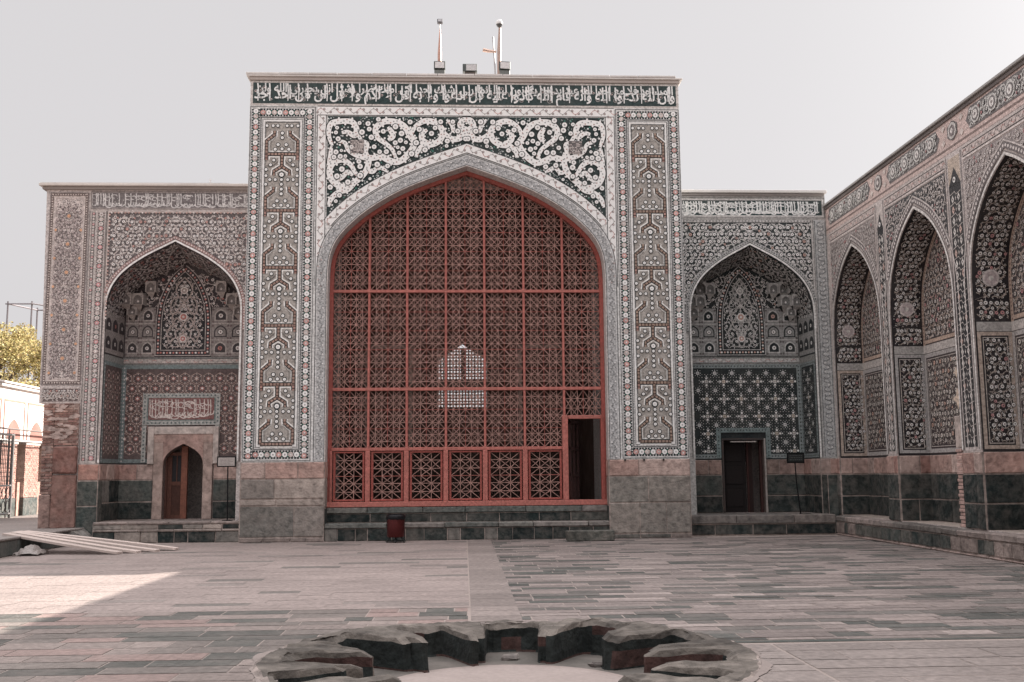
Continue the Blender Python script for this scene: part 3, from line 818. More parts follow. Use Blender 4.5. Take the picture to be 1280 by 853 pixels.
# ================================================================== WINGS
def wing_niche(root, c, hw, zs, za, Yf, Yb, zf, tymp, door, pal, dado, side_pal, stone_pal, hole):
    """open pointed niche: side walls, vault, back wall; hole = door opening outline"""
    Fa = arch(c, hw, zs, za, PF_WING, 4); Ba = arch(c, hw*.965, zs, za-.33, PF_WING, 4)
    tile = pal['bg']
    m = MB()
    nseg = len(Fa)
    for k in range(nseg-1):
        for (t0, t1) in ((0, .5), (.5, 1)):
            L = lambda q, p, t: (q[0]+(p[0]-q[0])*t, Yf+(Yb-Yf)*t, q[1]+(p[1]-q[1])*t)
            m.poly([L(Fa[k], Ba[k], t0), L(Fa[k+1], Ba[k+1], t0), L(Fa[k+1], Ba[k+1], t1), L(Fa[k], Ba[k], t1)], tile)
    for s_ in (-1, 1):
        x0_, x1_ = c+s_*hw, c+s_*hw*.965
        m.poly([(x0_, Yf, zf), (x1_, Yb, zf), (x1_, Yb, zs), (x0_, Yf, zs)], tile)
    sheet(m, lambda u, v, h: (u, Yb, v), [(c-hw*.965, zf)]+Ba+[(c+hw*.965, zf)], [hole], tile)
    # door reveal
    for k in range(len(hole)):
        a, b = hole[k], hole[(k+1) % len(hole)]
        m.poly([(a[0], Yb, a[1]), (b[0], Yb, b[1]), (b[0], Yb+.35, b[1]), (a[0], Yb+.35, a[1])], (.16, .12, .11))
    xs_ = [q[0] for q in hole]; zt_ = max(q[1] for q in hole)
    a_, b_ = min(xs_)-.3, max(xs_)+.5; y1_ = Yb+2.4
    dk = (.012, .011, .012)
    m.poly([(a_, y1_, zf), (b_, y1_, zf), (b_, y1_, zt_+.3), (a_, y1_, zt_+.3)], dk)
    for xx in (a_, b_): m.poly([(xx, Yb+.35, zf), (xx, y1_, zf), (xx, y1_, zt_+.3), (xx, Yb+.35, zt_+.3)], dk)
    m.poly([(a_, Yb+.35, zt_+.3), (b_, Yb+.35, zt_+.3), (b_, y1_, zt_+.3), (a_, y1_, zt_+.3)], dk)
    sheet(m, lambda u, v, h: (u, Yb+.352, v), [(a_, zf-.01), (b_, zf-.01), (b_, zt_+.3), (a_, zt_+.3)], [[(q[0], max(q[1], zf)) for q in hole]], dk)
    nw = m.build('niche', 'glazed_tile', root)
    # vault lining
    def PV(s, t, h):
        s = max(0, min(nseg-1.001, s)); k = int(s); f_ = s-k
        a = (Fa[k][0]+(Fa[k+1][0]-Fa[k][0])*f_, Fa[k][1]+(Fa[k+1][1]-Fa[k][1])*f_)
        b = (Ba[k][0]+(Ba[k+1][0]-Ba[k][0])*f_, Ba[k][1]+(Ba[k+1][1]-Ba[k][1])*f_)
        x_, z_ = a[0]+(b[0]-a[0])*t, a[1]+(b[1]-a[1])*t; y_ = Yf+(Yb-Yf)*t
        d = Vector((c-x_, 0, zs-.3-z_)); d.normalize()
        return (x_+d.x*h, y_, z_+d.z*h)
    I = Inlay(PV)
    cum = [0]
    for k in range(nseg-1): cum.append(cum[-1]+math.hypot(Fa[k+1][0]-Fa[k][0], Fa[k+1][1]-Fa[k][1]))
    tot = cum[-1]; Dv = Yb-Yf
    def s_of(l):
        l = max(0, min(tot-1e-4, l))
        for k in range(nseg-1):
            if cum[k+1] > l: return k+(l-cum[k])/(cum[k+1]-cum[k])
        return nseg-1.001
    I.P = lambda u, v, h: PV(s_of(v), max(0, min(1, u/Dv)), h)
    floral(I, 0, Dv, 0, tot, lambda x, z: .04 < x < Dv-.03 and .03 < z < tot-.03, pal, .17, .02, 47, None, 1, fl=.045)
    for k in range(4):
        a0 = tot*(k+.5)/4
        for q in (-1, 1): I.rib([(0, a0+q*tot*.12), (Dv*.5, a0+q*tot*.05), (Dv, a0)], .03, pal['line'], 8)
    I.build('vault_lining', 'glazed_tile', nw)
    # back wall pattern
    PB = lambda u, v, h: (u, Yb-h, v)
    I = Inlay(PB)
    wl, wr = c-hw*.965, c+hw*.965; ztop = 4.46
    dado(I, wl, wr, 1.93, ztop, door)
    I.rect(wl, wr, ztop, ztop+.2, (.20, .20, .19), 1)
    scroll_path(I, [(wl+.02, ztop+.1), (wr-.02, ztop+.1)], .13, .12, bg=pal['line'], lay=2)
    # zone above: blind panels left and right of the central arched panel
    bh = arch_h(Ba)
    I.n += 3
    tc, thw, tz0, tza = tymp
    cream = tuple(.55*a+.45*b for a, b in zip(pal['line'], pal['bg']))
    A = arch(tc, thw+.16, 5.5, tza+.22, PF_WALL, 4)
    for side in (-1, 1):
        xa, xb = (wl+.03, tc-thw-.17) if side < 0 else (tc+thw+.17, wr-.03)
        I.rect(xa, xb, 4.68, 5.98, cream, 1)
        wd = (xb-xa)/2
        for col_ in range(2):
            for row in range(3):
                px_, pz_ = xa+wd*(col_+.5), 4.70+row*.43
                o = arch(px_, wd*.36, pz_+.18, pz_+.38, PF_WALL, 2)
                pg_ = [(px_-wd*.36, pz_+.06)]+o+[(px_+wd*.36, pz_+.06)]
                I.pg(pg_, pal['line'] if row != 1 else pal['bg'], 2)
                o = arch(px_, wd*.29, pz_+.18, pz_+.34, PF_WALL, 2)
                I.pg([(px_-wd*.29, pz_+.09)]+o+[(px_+wd*.29, pz_+.09)], pal['bg'] if row != 1 else cream, 3)
                I.flower(px_, pz_+.2, wd*.13, pal, 4)
                for (dx, dz) in ((-.42, .36), (.42, .36), (-.42, .04), (.42, .04)): I.dia(px_+dx*wd, pz_+dz, .035, .035, pal['c'], 3)
        for z_ in (5.12, 5.55): I.rect(xa, xb, z_-.012, z_+.012, pal['line'], 3)
    ins = lambda x, z: wl+.05 < x < wr-.05 and 5.98 < z < bh(x)-.06
    floral(I, wl, wr, 5.98, za, ins, pal, .17, .02, 77, c, 1, fl=.04)
    # central panel
    for off_, col_, ly in ((.16, pal['line'], 3), (.14, pal['bg'], 4), (.02, pal['line'], 5), (.0, pal['ring'], 6)):
        o = arch(tc, thw+off_-.0, 5.35, tza+off_*1.3, PF_WALL, 4)
        I.pg([(tc-thw-off_, tz0-off_)]+o+[(tc+thw+off_, tz0-off_)], col_, ly)
    ro = [(tc-thw-.08, tz0-.08)]+arch(tc, thw+.08, 5.35, tza+.10, PF_WALL, 4)+[(tc+thw+.08, tz0-.08), (tc-thw-.08, tz0-.08)]
    for k, (x_, y_, an) in enumerate(along(ro, .082)): I.disc(x_, y_, .028, pal['w'] if k % 2 else pal['p'], 6, 6)
    to = [(tc-thw, tz0)]+arch(tc, thw, 5.35, tza, PF_WALL, 4)+[(tc+thw, tz0)]
    th_ = arch_h(arch(tc, thw, 5.35, tza, PF_WALL, 4))
    insT = lambda x, z: abs(x-tc) < thw-.03 and tz0+.03 < z < max(th_(x), 5.35 if abs(x-tc) < thw-.03 else 0)-.03
    floral(I, tc-thw, tc+thw, tz0, tza, insT, dict(pal, p=pal['w']), .15, .018, 31, tc, 7, fl=.034)
    H = tza-tz0
    for s_ in (-1, 1):
        for path, w in (([(0, .93), (.25, .85), (.38, .76), (.2, .66), (0, .60), (-.28, .5), (-.52, .42), (-.4, .3), (-.15, .26), (0, .34)], .05),
                        ([(0, .60), (.3, .68), (.55, .62), (.62, .5), (.5, .45)], .045), ([(0, .34), (.3, .4), (.5, .32), (.72, .22), (.6, .1), (.42, .14)], .05),
                        ([(0, .22), (.2, .14), (.1, .05), (0, .04)], .05)):
            I.rib([q for q in catmull([(tc+s_*x*thw, tz0+z*H) for x, z in path], 5) if insT(*q)], w*.72, pal['leaf'], 11)
    for z_, r_ in ((.76, .10), (.42, .11), (.56, .05), (.14, .09)):
        I.disc(tc, tz0+z_*H, r_, pal['w'], 12, 10); I.disc(tc, tz0+z_*H, r_*.75, pal['p'] if z_ < .5 else pal['leaf'], 13, 8); I.disc(tc, tz0+z_*H, r_*.3, pal['w'], 14, 6)
    I.build('tympanum_panel', 'glazed_tile', nw)
    # side walls: tile above, stone below
    for s_ in (-1, 1):
        PS = lambda u, v, h, s_=s_: (c+s_*(hw-(.035*hw)*(u/(Yb-Yf)))-s_*h, Yf+u, v)
        I = Inlay(PS); Dp = Yb-Yf
        dado(I, .02, Dp-.02, 1.93, 4.46)
        I.rect(.02, Dp-.02, 4.46, 4.62, (.20, .20, .19), 1)
        I.rect(.02, Dp-.02, 4.66, zs+.1, cream, 1)
        for row in range(2):
            for cc_ in range(3):
                px_, pz_ = Dp*(cc_+.5)/3, 4.72+row*.46
                o = arch(px_, Dp*.13, pz_+.2, pz_+.38, PF_WALL, 2)
                I.pg([(px_-Dp*.13, pz_+.06)]+o+[(px_+Dp*.13, pz_+.06)], pal['bg'], 2); I.flower(px_, pz_+.2, .05, pal, 3)
        I.build('side_panel', 'glazed_tile', nw)
        m = MB(); courses(m, PS, 0, Dp, [(1.5, 1.9, PINKS, .6)]+stone_pal, 60+s_)
        m.build('side_plinth', 'stone', root)
    # stalactite brackets in the upper corners
    for s_ in (-1, 1):
        m = MB()
        lt = tuple(q*.95 for q in pal['line']); dkk = pal['bg']
        cells = [(.03, 6.32, .26, .34, .26), (.30, 6.36, .26, .30, .28), (.57, 6.36, .24, .22, .26), (.0, 6.0, .25, .42, .28), (.27, 6.02, .25, .30, .26), (.12, 5.76, .22, .22, .2)]
        for (off_, z_, w, dp, hh) in cells:
            xc = c+s_*(hw*.95-off_-w/2+.02); yb_ = Yb-.005; yf_ = Yb-dp
            if z_+hh > bh(xc)+.12: continue
            dpc = .05 if (off_*10+z_) % 2 < 1.1 else min(.17, dp*.7)
            for k_ in (-1, 1):
                m.box(xc+k_*w/2-.015, xc+k_*w/2+.015, yf_, yb_, z_, z_+hh, lt)
            m.box(xc-w/2, xc+w/2, yf_+.0, yb_, z_+hh, z_+hh+.03, lt)
            m.box(xc-w/2+.012, xc+w/2-.012, yf_+dpc, yb_, z_, z_+hh, tuple(.6*q+.4*t for q, t in zip(dkk, lt)))
            o = arch(xc, w/2-.02, z_+hh*.45, z_+hh*.95, PF_WALL, 2)
            for k_ in range(len(o)-1):
                m.poly([(o[k_][0], yf_-.003, o[k_][1]), (o[k_+1][0], yf_-.003, o[k_+1][1]), (o[k_+1][0], yf_-.003, z_+hh+.02), (o[k_][0], yf_-.003, z_+hh+.02)], lt)
            m.poly([(xc-.03, yf_+dpc-.005, z_+hh*.3), (xc, yf_+dpc-.005, z_+hh*.2), (xc+.03, yf_+dpc-.005, z_+hh*.3), (xc, yf_+dpc-.005, z_+hh*.5)], pal['w'])
            # tapering foot
            m.poly([(xc-w/2, yf_, z_), (xc+w/2, yf_, z_), (xc, yb_, z_-.16)], lt)
            m.poly([(xc-w/2, yf_, z_), (xc-w/2, yb_, z_), (xc, yb_, z_-.16)], dkk); m.poly([(xc+w/2, yf_, z_), (xc+w/2, yb_, z_), (xc, yb_, z_-.16)], dkk)
        m.build('stalactite_bracket', 'glazed_tile', nw)
    return nw, Fa, Ba

def arch_edge(I, Fa, zf, pal, w=.045, col=None):
    full_ = [(Fa[0][0], zf)]+Fa+[(Fa[-1][0], zf)]
    o = offset(full_, w*.5); I.rib(o, w, col or WHT, 5); I.rib(offset(full_, w*1.35), .012, pal['ring'], 4)

def dado_ground(I, a, b, c, d, ex, col, w, fc):
    if ex:
        I.rect(a, ex[0], c, ex[2], col, 0); I.rect(ex[1], b, c, ex[2], col, 0); I.rect(a, b, ex[2], d, col, 0)
        I.rect(a, ex[0], c, c+w, fc, 2); I.rect(ex[1], b, c, c+w, fc, 2); I.rect(a, b, d-w, d, fc, 2); I.rect(a, a+w, c+w, d-w, fc, 2); I.rect(b-w, b, c+w, d-w, fc, 2)
    else: I.rect(a, b, c, d, col, 0); I.frame(a, b, c, d, w, fc, 2)
def hex_dado(I, a, b, c, d, ex=None):
    """star and hexagon mosaic, dark with pink and white"""
    dado_ground(I, a, b, c, d, ex, (.085, .062, .060), .10, (.14, .17, .17))
    free = lambda x, z: not (ex and ex[0]-.08 < x < ex[1]+.08 and z < ex[2]+.06)
    k = c+.05
    while k < d-.05:
        for x_ in (a+.05, b-.05): I.dia(x_, k, .022, .03, (.42, .40, .39), 3)
        k += .1
    p = .30; rh = p*.866; nj = int((d-c)/rh)+1; ni = int((b-a)/p)+1
    mid = (a+b)/2
    for j in range(-1, nj+1):
        for i in range(-ni//2-1, ni//2+2):
            x_, z_ = mid+(i+.5*(j % 2))*p, c+.1+j*rh
            if not (a+.1 < x_ < b-.1 and c+.1 < z_ < d-.1 and free(x_, z_)): continue
            st_ = []
            for q in range(12):
                rr = .075 if q % 2 else .04
                st_.append((x_+rr*math.cos(q*math.pi/6), z_+rr*math.sin(q*math.pi/6)))
            I.pg(st_, (.30, .14, .125) if (i+j) % 3 else (.36, .25, .22), 1); I.disc(x_, z_, .03, (.48, .44, .42), 2, 6)
            for q in range(6):
                an = q*math.pi/3+math.pi/6; xx, zz = x_+.115*math.cos(an), z_+.115*math.sin(an)
                if a+.11 < xx < b-.11 and c+.11 < zz < d-.11:
                    I.pg([(xx+.026*math.cos(an), zz+.026*math.sin(an)), (xx+.02*math.cos(an+2.1), zz+.02*math.sin(an+2.1)), (xx+.02*math.cos(an-2.1), zz+.02*math.sin(an-2.1))], (.48, .44, .41), 2)
                    a2 = an+math.pi/6
                    I.rib([(x_+.15*math.cos(an), z_+.15*math.sin(an)), (x_+.15*math.cos(an+math.pi/3), z_+.15*math.sin(an+math.pi/3))], .014, (.34, .24, .21), 1)
def cross_dado(I, a, b, c, d, ex=None):
    """dark field with a square lattice of white rosettes and crosses"""
    dado_ground(I, a, b, c, d, ex, (.022, .028, .029), .11, (.19, .215, .215))
    free = lambda x, z: not (ex and ex[0]-.05 < x < ex[1]+.05 and z < ex[2]+.05)
    for z_ in (c+.055, d-.055):
        x_ = a+.06
        while x_ < b-.05:
            if free(x_, z_): I.dia(x_, z_, .022, .022, (.03, .04, .04), 3)
            x_ += .085
    k = c+.05
    while k < d-.05:
        for x_ in (a+.055, b-.055): I.dia(x_, k, .022, .03, (.03, .04, .04), 3)
        k += .1
    p = .466; mid = a+.32
    W_ = (.62, .615, .60)
    for j in range(0, int((d-c)/p)+2):
        for i in range(0, int((b-a)/p)+2):
            x_, z_ = mid+i*p, d-.24-j*p
            def put(xx, zz, fn):
                if a+.12 < xx-.02 and xx+.02 < b-.12 and c+.12 < zz-.02 and zz+.02 < d-.12 and free(xx, zz): fn(xx, zz)
            put(x_, z_, lambda u, v: (I.disc(u, v, .047, W_, 1, 8), I.disc(u, v, .027, (.12, .12, .12), 2, 6), I.disc(u, v, .013, W_, 3, 5)))
            for s_ in (-1, 1):
                for t_ in (-1, 1):
                    put(x_+s_*.065, z_+t_*.065, lambda u, v: I.dia(u, v, .012, .012, W_, 1))
                    put(x_+s_*.115, z_+t_*.115, lambda u, v: I.disc(u, v, .016, (.36, .33, .30), 1, 5))
                put(x_+s_*.075, z_, lambda u, v: I.dia(u, v, .02, .009, W_, 1)); put(x_, z_+s_*.075, lambda u, v: I.dia(u, v, .009, .02, W_, 1))
            for gi in range(6):
                for gj in range(6): put(x_+(gi+.5)*p/6, z_-(gj+.5)*p/6, lambda u, v: I.dia(u, v, .012, .012, (.42, .41, .39) if (gi+gj) % 2 else (.55, .53, .50), 1))
            cx_, cz_ = x_+p/2, z_-p/2
            put(cx_, cz_, lambda u, v: (I.rect(u-.042, u+.042, v-.042, v+.042, (.42, .37, .31) if (i+j) % 2 else (.44, .43, .41), 1), I.disc(u, v, .02, (.2, .18, .16), 2, 5)))
            for (dx, dz) in ((1, 0), (-1, 0), (0, 1), (0, -1)):
                put(cx_+dx*.088, cz_+dz*.088, lambda u, v: I.disc(u, v, .033, W_, 1, 6)); put(cx_+dx*.15, cz_+dz*.15, lambda u, v: I.dia(u, v, .022, .022, W_, 1))
                put(cx_+dx*.07+dz*.075, cz_+dz*.07+dx*.075, lambda u, v: I.dia(u, v, .014, .014, (.30, .28, .26), 1))

def bricks(m, x0, x1, y, z0, z1, seed, bl=.22, bh_=.062, missing=.06):
    r = random.Random(seed); z = z0; j = 0
    m.box(x0, x1, y, y+.2, z0, z1, (.38, .28, .25))
    while z < z1-.02:
        x = x0-(bl/2 if j % 2 else 0)
        while x < x1:
            a, b = max(x, x0), min(x+bl-.012, x1)
            if b-a > .03 and r.random() > missing:
                k = r.uniform(.75, 1.2); c = tuple(q*k for q in r.choice([(.34, .19, .155), (.30, .165, .14), (.38, .24, .20), (.42, .30, .26), (.24, .13, .11)]))
                m.box(a, b, y-r.uniform(.004, .028), y+.01, z, min(z+bh_-.014, z1), c, .004)
            x += bl
        z += bh_; j += 1

# ---------------------------------------------------------------- left wing
left = thing('tiled_wing', 'faded pinkish tiled wing left of the tall portal with an arched white stone doorway', 'wing', (-2.5, YL, 0))
cL, hL = -1.90, 1.66
doorL = [(-2.375, .5)]+arch(-1.87, .505, 1.85, 2.42, PF_WING, 3)+[(-1.365, .5)]
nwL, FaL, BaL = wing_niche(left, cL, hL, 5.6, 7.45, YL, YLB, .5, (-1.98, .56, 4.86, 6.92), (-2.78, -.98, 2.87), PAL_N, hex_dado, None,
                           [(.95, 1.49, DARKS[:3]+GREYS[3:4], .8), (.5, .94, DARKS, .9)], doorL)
m = MB()
hole = [(cL-hL, .5)]+FaL+[(cL+hL, .5)]
sheet(m, PL, [(-4.92, .0), (-.005, .0), (-.005, 8.78), (-5.14, 8.78), (-5.05, 3.39), (-4.92, 3.38)], [hole], (.40, .36, .345))
m.box(-4.92, -3.62, YL+.002, 3.4, 0, 3.39, (.38, .33, .31)); m.box(-5.08, -3.62, YL+.002, 3.4, 3.391, 8.78, (.38, .33, .31)); m.box(-.2, -.005, YL+.002, 3.4, 0, 8.78, (.38, .33, .31)); m.box(-3.62, -.2, YLB+.4, 3.4, 4.7, 8.78, (.38, .33, .31)); m.box(-3.62, -.2, YL+.01, YLB+.4, 7.6, 8.78, (.38, .33, .31))
m.box(-5.1, -.1, 3.4, 9.5, 0, 7.6, (.38, .33, .31))
m.build('wall', 'glazed_tile', left)
m = MB(); m.box(-5.3, -.01, YL-.13, 3.45, 8.86, 8.93, (.62, .57, .53), .01); m.box(-5.23, -.01, YL-.07, 3.4, 8.78, 8.857, (.30, .26, .24), .01)
m.box(-5.27, -.6, YL-.10, YL+.4, 8.932, 8.95, (.42, .40, .38), .004)
m.build('cornice', 'plaster', left)
# dry grass tuft line on the coping omitted; girih star pier
I = Inlay(PL)
PI_ = dict(PAL_L)
a_, b_, c_, d_ = -5.05, -4.07, 3.83, 8.72
I.rect(a_, b_, c_, d_, (.42, .37, .35), 0)
for off_, w_, cc_ in ((.01, .012, (.14, .12, .12)), (.10, .012, (.44, .38, .35)), (.155, .012, (.40, .34, .32))): I.frame(a_+off_, b_-off_, c_+off_, d_-off_, w_, cc_, 2)
for (ua, ub, va, vb) in ((a_+.03, a_+.10, c_+.03, d_-.03), (b_-.10, b_-.03, c_+.03, d_-.03)):
    I.rect(ua, ub, va, vb, (.11, .085, .08), 1); v = va+.03
    while v < vb-.02: I.disc((ua+ub)/2, v, .02, (.44, .38, .35), 2, 5); v += .062
for vv in (c_+.065, d_-.065):
    x_ = a_+.08
    I.rect(a_+.1, b_-.1, vv-.035, vv+.035, (.11, .085, .08), 1)
    while x_ < b_-.06: I.disc(x_, vv, .02, (.44, .38, .35), 2, 5); x_ += .062
ins = lambda x, z: a_+.17 < x < b_-.17 and c_+.17 < z < d_-.17
cxp = (a_+b_)/2
def girih(cx_, cz_, sc_=1.):
    if ins(cx_, cz_): I.disc(cx_, cz_, .055*sc_, (.48, .27, .17), 4, 10)
    for q in range(10):
        an = q*math.pi/5+math.pi/10
        for (r1, sz, cc_) in ((.095, .022, (.12, .10, .10)), (.145, .016, (.46, .42, .40))):
            x_, z_ = cx_+r1*sc_*math.cos(an), cz_+r1*sc_*math.sin(an)
            if ins(x_, z_): I.dia(x_, z_, sz*sc_, sz*sc_, cc_, 3)
        x_, z_ = cx_+.215*sc_*math.cos(an+.314), cz_+.215*sc_*math.sin(an+.314)
        if ins(x_, z_): I.disc(x_, z_, .062*sc_, (.15, .12, .12), 2, 6, an); I.disc(x_, z_, .044*sc_, (.33, .28, .27), 3, 6, an); I.disc(x_, z_, .014*sc_, (.13, .10, .10), 4, 4)
        x_, z_ = cx_+.34*sc_*math.cos(an), cz_+.34*sc_*math.sin(an)
        if ins(x_, z_): I.disc(x_, z_, .058*sc_, (.15, .12, .12), 2, 6, an); I.disc(x_, z_, .04*sc_, (.34, .29, .28), 3, 6, an)
        for r2 in (.28, .40):
            x_, z_ = cx_+r2*sc_*math.cos(an+.15), cz_+r2*sc_*math.sin(an+.15)
            if ins(x_, z_): I.dia(x_, z_, .018, .026, (.12, .10, .10), 2)
k = 0; zc = d_-.62
while zc > c_:
    girih(cxp, zc, .82)
    for sx in (-1, 1): girih(cxp+sx*.31, zc-.36, .62)
    zc -= .72
rq = random.Random(44)
for k in range(1500):
    x_, z_ = rq.uniform(a_+.19, cxp), rq.uniform(c_+.19, d_-.19)
    for xx in (x_, 2*cxp-x_): I.dia(xx, z_, rq.uniform(.008, .016), rq.uniform(.008, .018), (.14, .12, .12) if k % 3 else (.50, .45, .43), 1)
I.rect(-5.04, -4.07, 3.40, 3.78, (.12, .095, .09), 0); I.frame(-5.04, -4.07, 3.40, 3.78, .03, (.40, .35, .33), 1)
insb = lambda x, z: -5.06 < x < -4.11 and 3.44 < z < 3.74
floral(I, -5.1, -4.07, 3.44, 3.74, insb, PAL_L, .09, .016, 4, cxp, 1, fl=.022)
for k in range(11):
    x_ = -5.0+k*.088; I.rib([(x_, 3.5), (x_+.044, 3.66), (x_+.088, 3.5)], .014, (.44, .39, .36), 6)
I.build('star_panel', 'glazed_tile', left)
# framing strips
I = Inlay(PL)
I.rect(-4.06, -3.60, 1.91, 8.26, (.36, .32, .30), 0)
PX = dict(PAL_L, w=(.46, .42, .40), p=(.42, .22, .22))
rosette_strip(I, -3.76, 1.98, 8.2, .16, PX, True, r=.056, step=.12, bg=(.11, .09, .09))
rosette_strip(I, -3.95, 1.98, 8.2, .10, PX, True, r=.03, step=.07, bg=(.09, .075, .075))
for x_ in (-4.045, -3.885, -3.86, -3.66, -3.64): I.rect(x_-.007, x_+.007, 1.93, 8.24, (.12, .11, .11) if x_ < -3.9 or x_ == -3.64 else (.46, .42, .40), 3)
I.build('border_strip', 'glazed_tile', left)
I = Inlay(PL)
I.rect(-4.06, -.03, 8.28, 8.76, (.36, .32, .30), 0)
script_strokes(I, -4.0, -.08, 8.32, 8.72, (.44, .42, .41), 5, (.13, .115, .115), 1, .026, 1.25)
I.frame(-4.03, -.04, 8.29, 8.75, .015, (.14, .12, .12), 3)
tag(I.build('inscription_band', 'glazed_tile', left), 'faded inscription band too worn to read')
I = Inlay(PL)
ahL = arch_h(FaL); sa1, sb1, st1 = -3.62, -.04, 8.24
h0 = I.h(0)
spc = (.11, .095, .095)
pts = [(-3.62, 5.2)]+[(cL-hL, 5.2)]+FaL+[(cL+hL, 5.2), (-.04, 5.2), (-.04, st1), (-3.62, st1)]
sheet(I, PL, pts, [], spc, h0)
pts = [(cL+hL, 1.93), (-.04, 1.93), (-.04, 5.19), (cL+hL, 5.19)]
I.pg(pts, (.30, .26, .25), 0)
I.rect(-3.60, -.06, st1-.05, st1, (.36, .31, .29), 6); I.rect(-3.60, -3.565, 2.0, st1-.05, (.36, .31, .29), 6); I.rect(-.11, -.06, 2.0, st1-.05, (.36, .31, .29), 6)
insS = lambda x, z: sa1+.09 < x < sb1-.09 and z < st1-.09 and z > (ahL(x)+.16 if cL-hL < x < cL+hL else 5.9)
floral(I, sa1, sb1, 5.4, st1, insS, PAL_L, .13, .018, 9, cL, 1, fl=.038)
ob = offset([(cL-hL, 5.2)]+FaL+[(cL+hL, 5.2)], .095)
I.rib([q for q in ob if q[0] > -3.6 and q[0] < -.05], .075, (.24, .15, .14), 6)
for k, (x_, y_, an) in enumerate(along([q for q in ob if -3.59 < q[0] < -.07], .07)): I.disc(x_, y_, .022, (.46, .41, .39), 7, 6)
for k in range(int((st1-5.5)/.085)):
    for x_ in (-3.545, -.115): I.disc(x_, 5.5+k*.085, .024, (.38, .25, .22) if k % 3 else (.48, .44, .42), 8, 6)
for k in range(int(3.4/.085)): I.disc(-3.5+k*.085, st1-.055, .024, (.38, .25, .22) if k % 3 else (.48, .44, .42), 8, 6)
I.dia(cL, 7.72, .10, .12, (.46, .42, .40), 9); I.dia(cL, 7.72, .05, .06, (.16, .13, .13), 10)
arch_edge(I, FaL, 1.93, PAL_L, .045, (.62, .585, .565))
I.build('spandrel_panel', 'glazed_tile', left)
# door surround, plaque
PSb = PLB
m = MB(); yb_ = YLB
SC = (.58, .50, .46)
m.box(-2.62, -2.378, yb_-.07, yb_-.002, .5, 2.45, (.44, .33, .29), .01); m.box(-1.362, -1.12, yb_-.07, yb_-.002, .5, 2.45, (.45, .34, .30), .01)
doorA = arch(-1.87, .505, 1.85, 2.42, PF_WING, 3)
sheet(m, lambda u, v, h: (u, yb_-.07-h, v), [(-2.378, 1.85)]+doorA+[(-1.362, 1.85), (-1.362, 2.66), (-2.378, 2.66)], [], (.42, .28, .245))
for k in range(len(doorA)-1):
    a, b = doorA[k], doorA[k+1]; m.poly([(a[0], yb_-.07, a[1]), (b[0], yb_-.07, b[1]), (b[0], yb_, b[1]), (a[0], yb_, a[1])], (.36, .26, .23))
m.box(-2.62, -2.378, yb_-.068, yb_-.002, 2.452, 2.66, (.44, .31, .27)); m.box(-1.362, -1.12, yb_-.068, yb_-.002, 2.452, 2.66, (.44, .31, .27))
m.box(-2.78, -2.622, yb_-.09, yb_-.002, 1.9, 2.86, SC, .01); m.box(-1.118, -.98, yb_-.09, yb_-.002, 1.9, 2.86, SC, .01); m.box(-2.62, -1.12, yb_-.088, yb_-.002, 2.662, 2.86, SC, .01)
m.build('door_surround', 'stone', left)
I = Inlay(PLB, .03)
I.rect(-2.95, -.97, 2.90, 3.72, (.13, .16, .155), 1)
I.frame(-2.95, -.97, 2.90, 3.72, .11, (.30, .30, .285), 2)
x_ = -2.9
while x_ < -1.0:
    for z_ in (2.955, 3.665): I.dia(x_, z_, .03, .03, (.10, .12, .12), 3)
    x_ += .1
for z_ in [3.0+.1*k for k in range(7)]:
    for x_ in (-2.895, -1.025): I.dia(x_, z_, .03, .03, (.10, .12, .12), 3)
script_strokes(I, -2.80, -1.12, 3.04, 3.60, (.48, .42, .39), 8, (.17, .085, .08), 4, .022, 1.5)
for xx in (-2.95, -1.08): I.rect(xx, xx+.11, 1.95, 2.89, (.30, .30, .285), 3)
for z_ in [2.0+.1*k for k in range(9)]:
    for x_ in (-2.895, -1.025): I.dia(x_, z_, .03, .03, (.10, .12, .12), 4)
I.build('door_plaque', 'glazed_tile', left)
# back wall and pier stone base
m = MB()
stoneL = [(1.5, 1.895, PINKS, .8), (.95, 1.49, [(.10, .11, .10), (.05, .06, .056), (.08, .09, .083)], 1.0), (.5, .94, DARKS[:2]+DARKS[4:], 1.4)]
courses(m, lambda u, v, h: (u, YLB-.01-h, v), cL-hL*.965, -2.63, stoneL, 31)
m.build('plinth', 'stone', left); m = MB()
courses(m, lambda u, v, h: (u, YLB-.01-h, v), -1.11, cL+hL*.965, stoneL, 33)
m.build('plinth', 'stone', left); m = MB()
m.box(-4.06, cL-hL, YL-.03, YL+.2, 0, 1.9, MORT)
courses(m, lambda u, v, h: (u, YL-.03-h, v), -4.06, cL-hL, [(1.5, 1.895, [(.38, .21, .17)], .6), (.88, 1.49, [(.07, .08, .073), (.10, .105, .095)], .6), (0, .87, [(.06, .075, .07), (.08, .085, .08)], .5)], 35)
courses(m, lambda u, v, h: (cL-hL+.002+h, YL+u, v), -.03, .25, [(1.5, 1.895, PINKS, .6), (.5, 1.49, DARKS, .6)], 36)
m.build('plinth', 'stone', left)
m = MB()
m.box(cL-hL+.01, -.02, YL-.30, 2.0, 0, .47, MORT)
courses(m, lambda u, v, h: (u, YL-.30-h, v), cL-hL+.01, -.02, [(0, .27, DARKS[:3]+GREYS[1:2]+GREYS[3:], .45)], 37, .02)
courses(m, lambda u, v, h: (u, YL-.30-h, v), cL-hL+.01, -.02, [(.32, .44, DARKS+GREYS, .6)], 38, .014)
def slab2(m, x0, x1, y0, y1, z0, z1, ln, pal):
    x = x0
    while x < x1-.05:
        e = min(x+ln*rnd.uniform(.7, 1.3), x1)
        if x1-e < .3: e = x1
        m.box(x+.006, e-.006, y0, y1, z0, z1, vary(rnd, rnd.choice(pal), .15), .012, .004); x = e
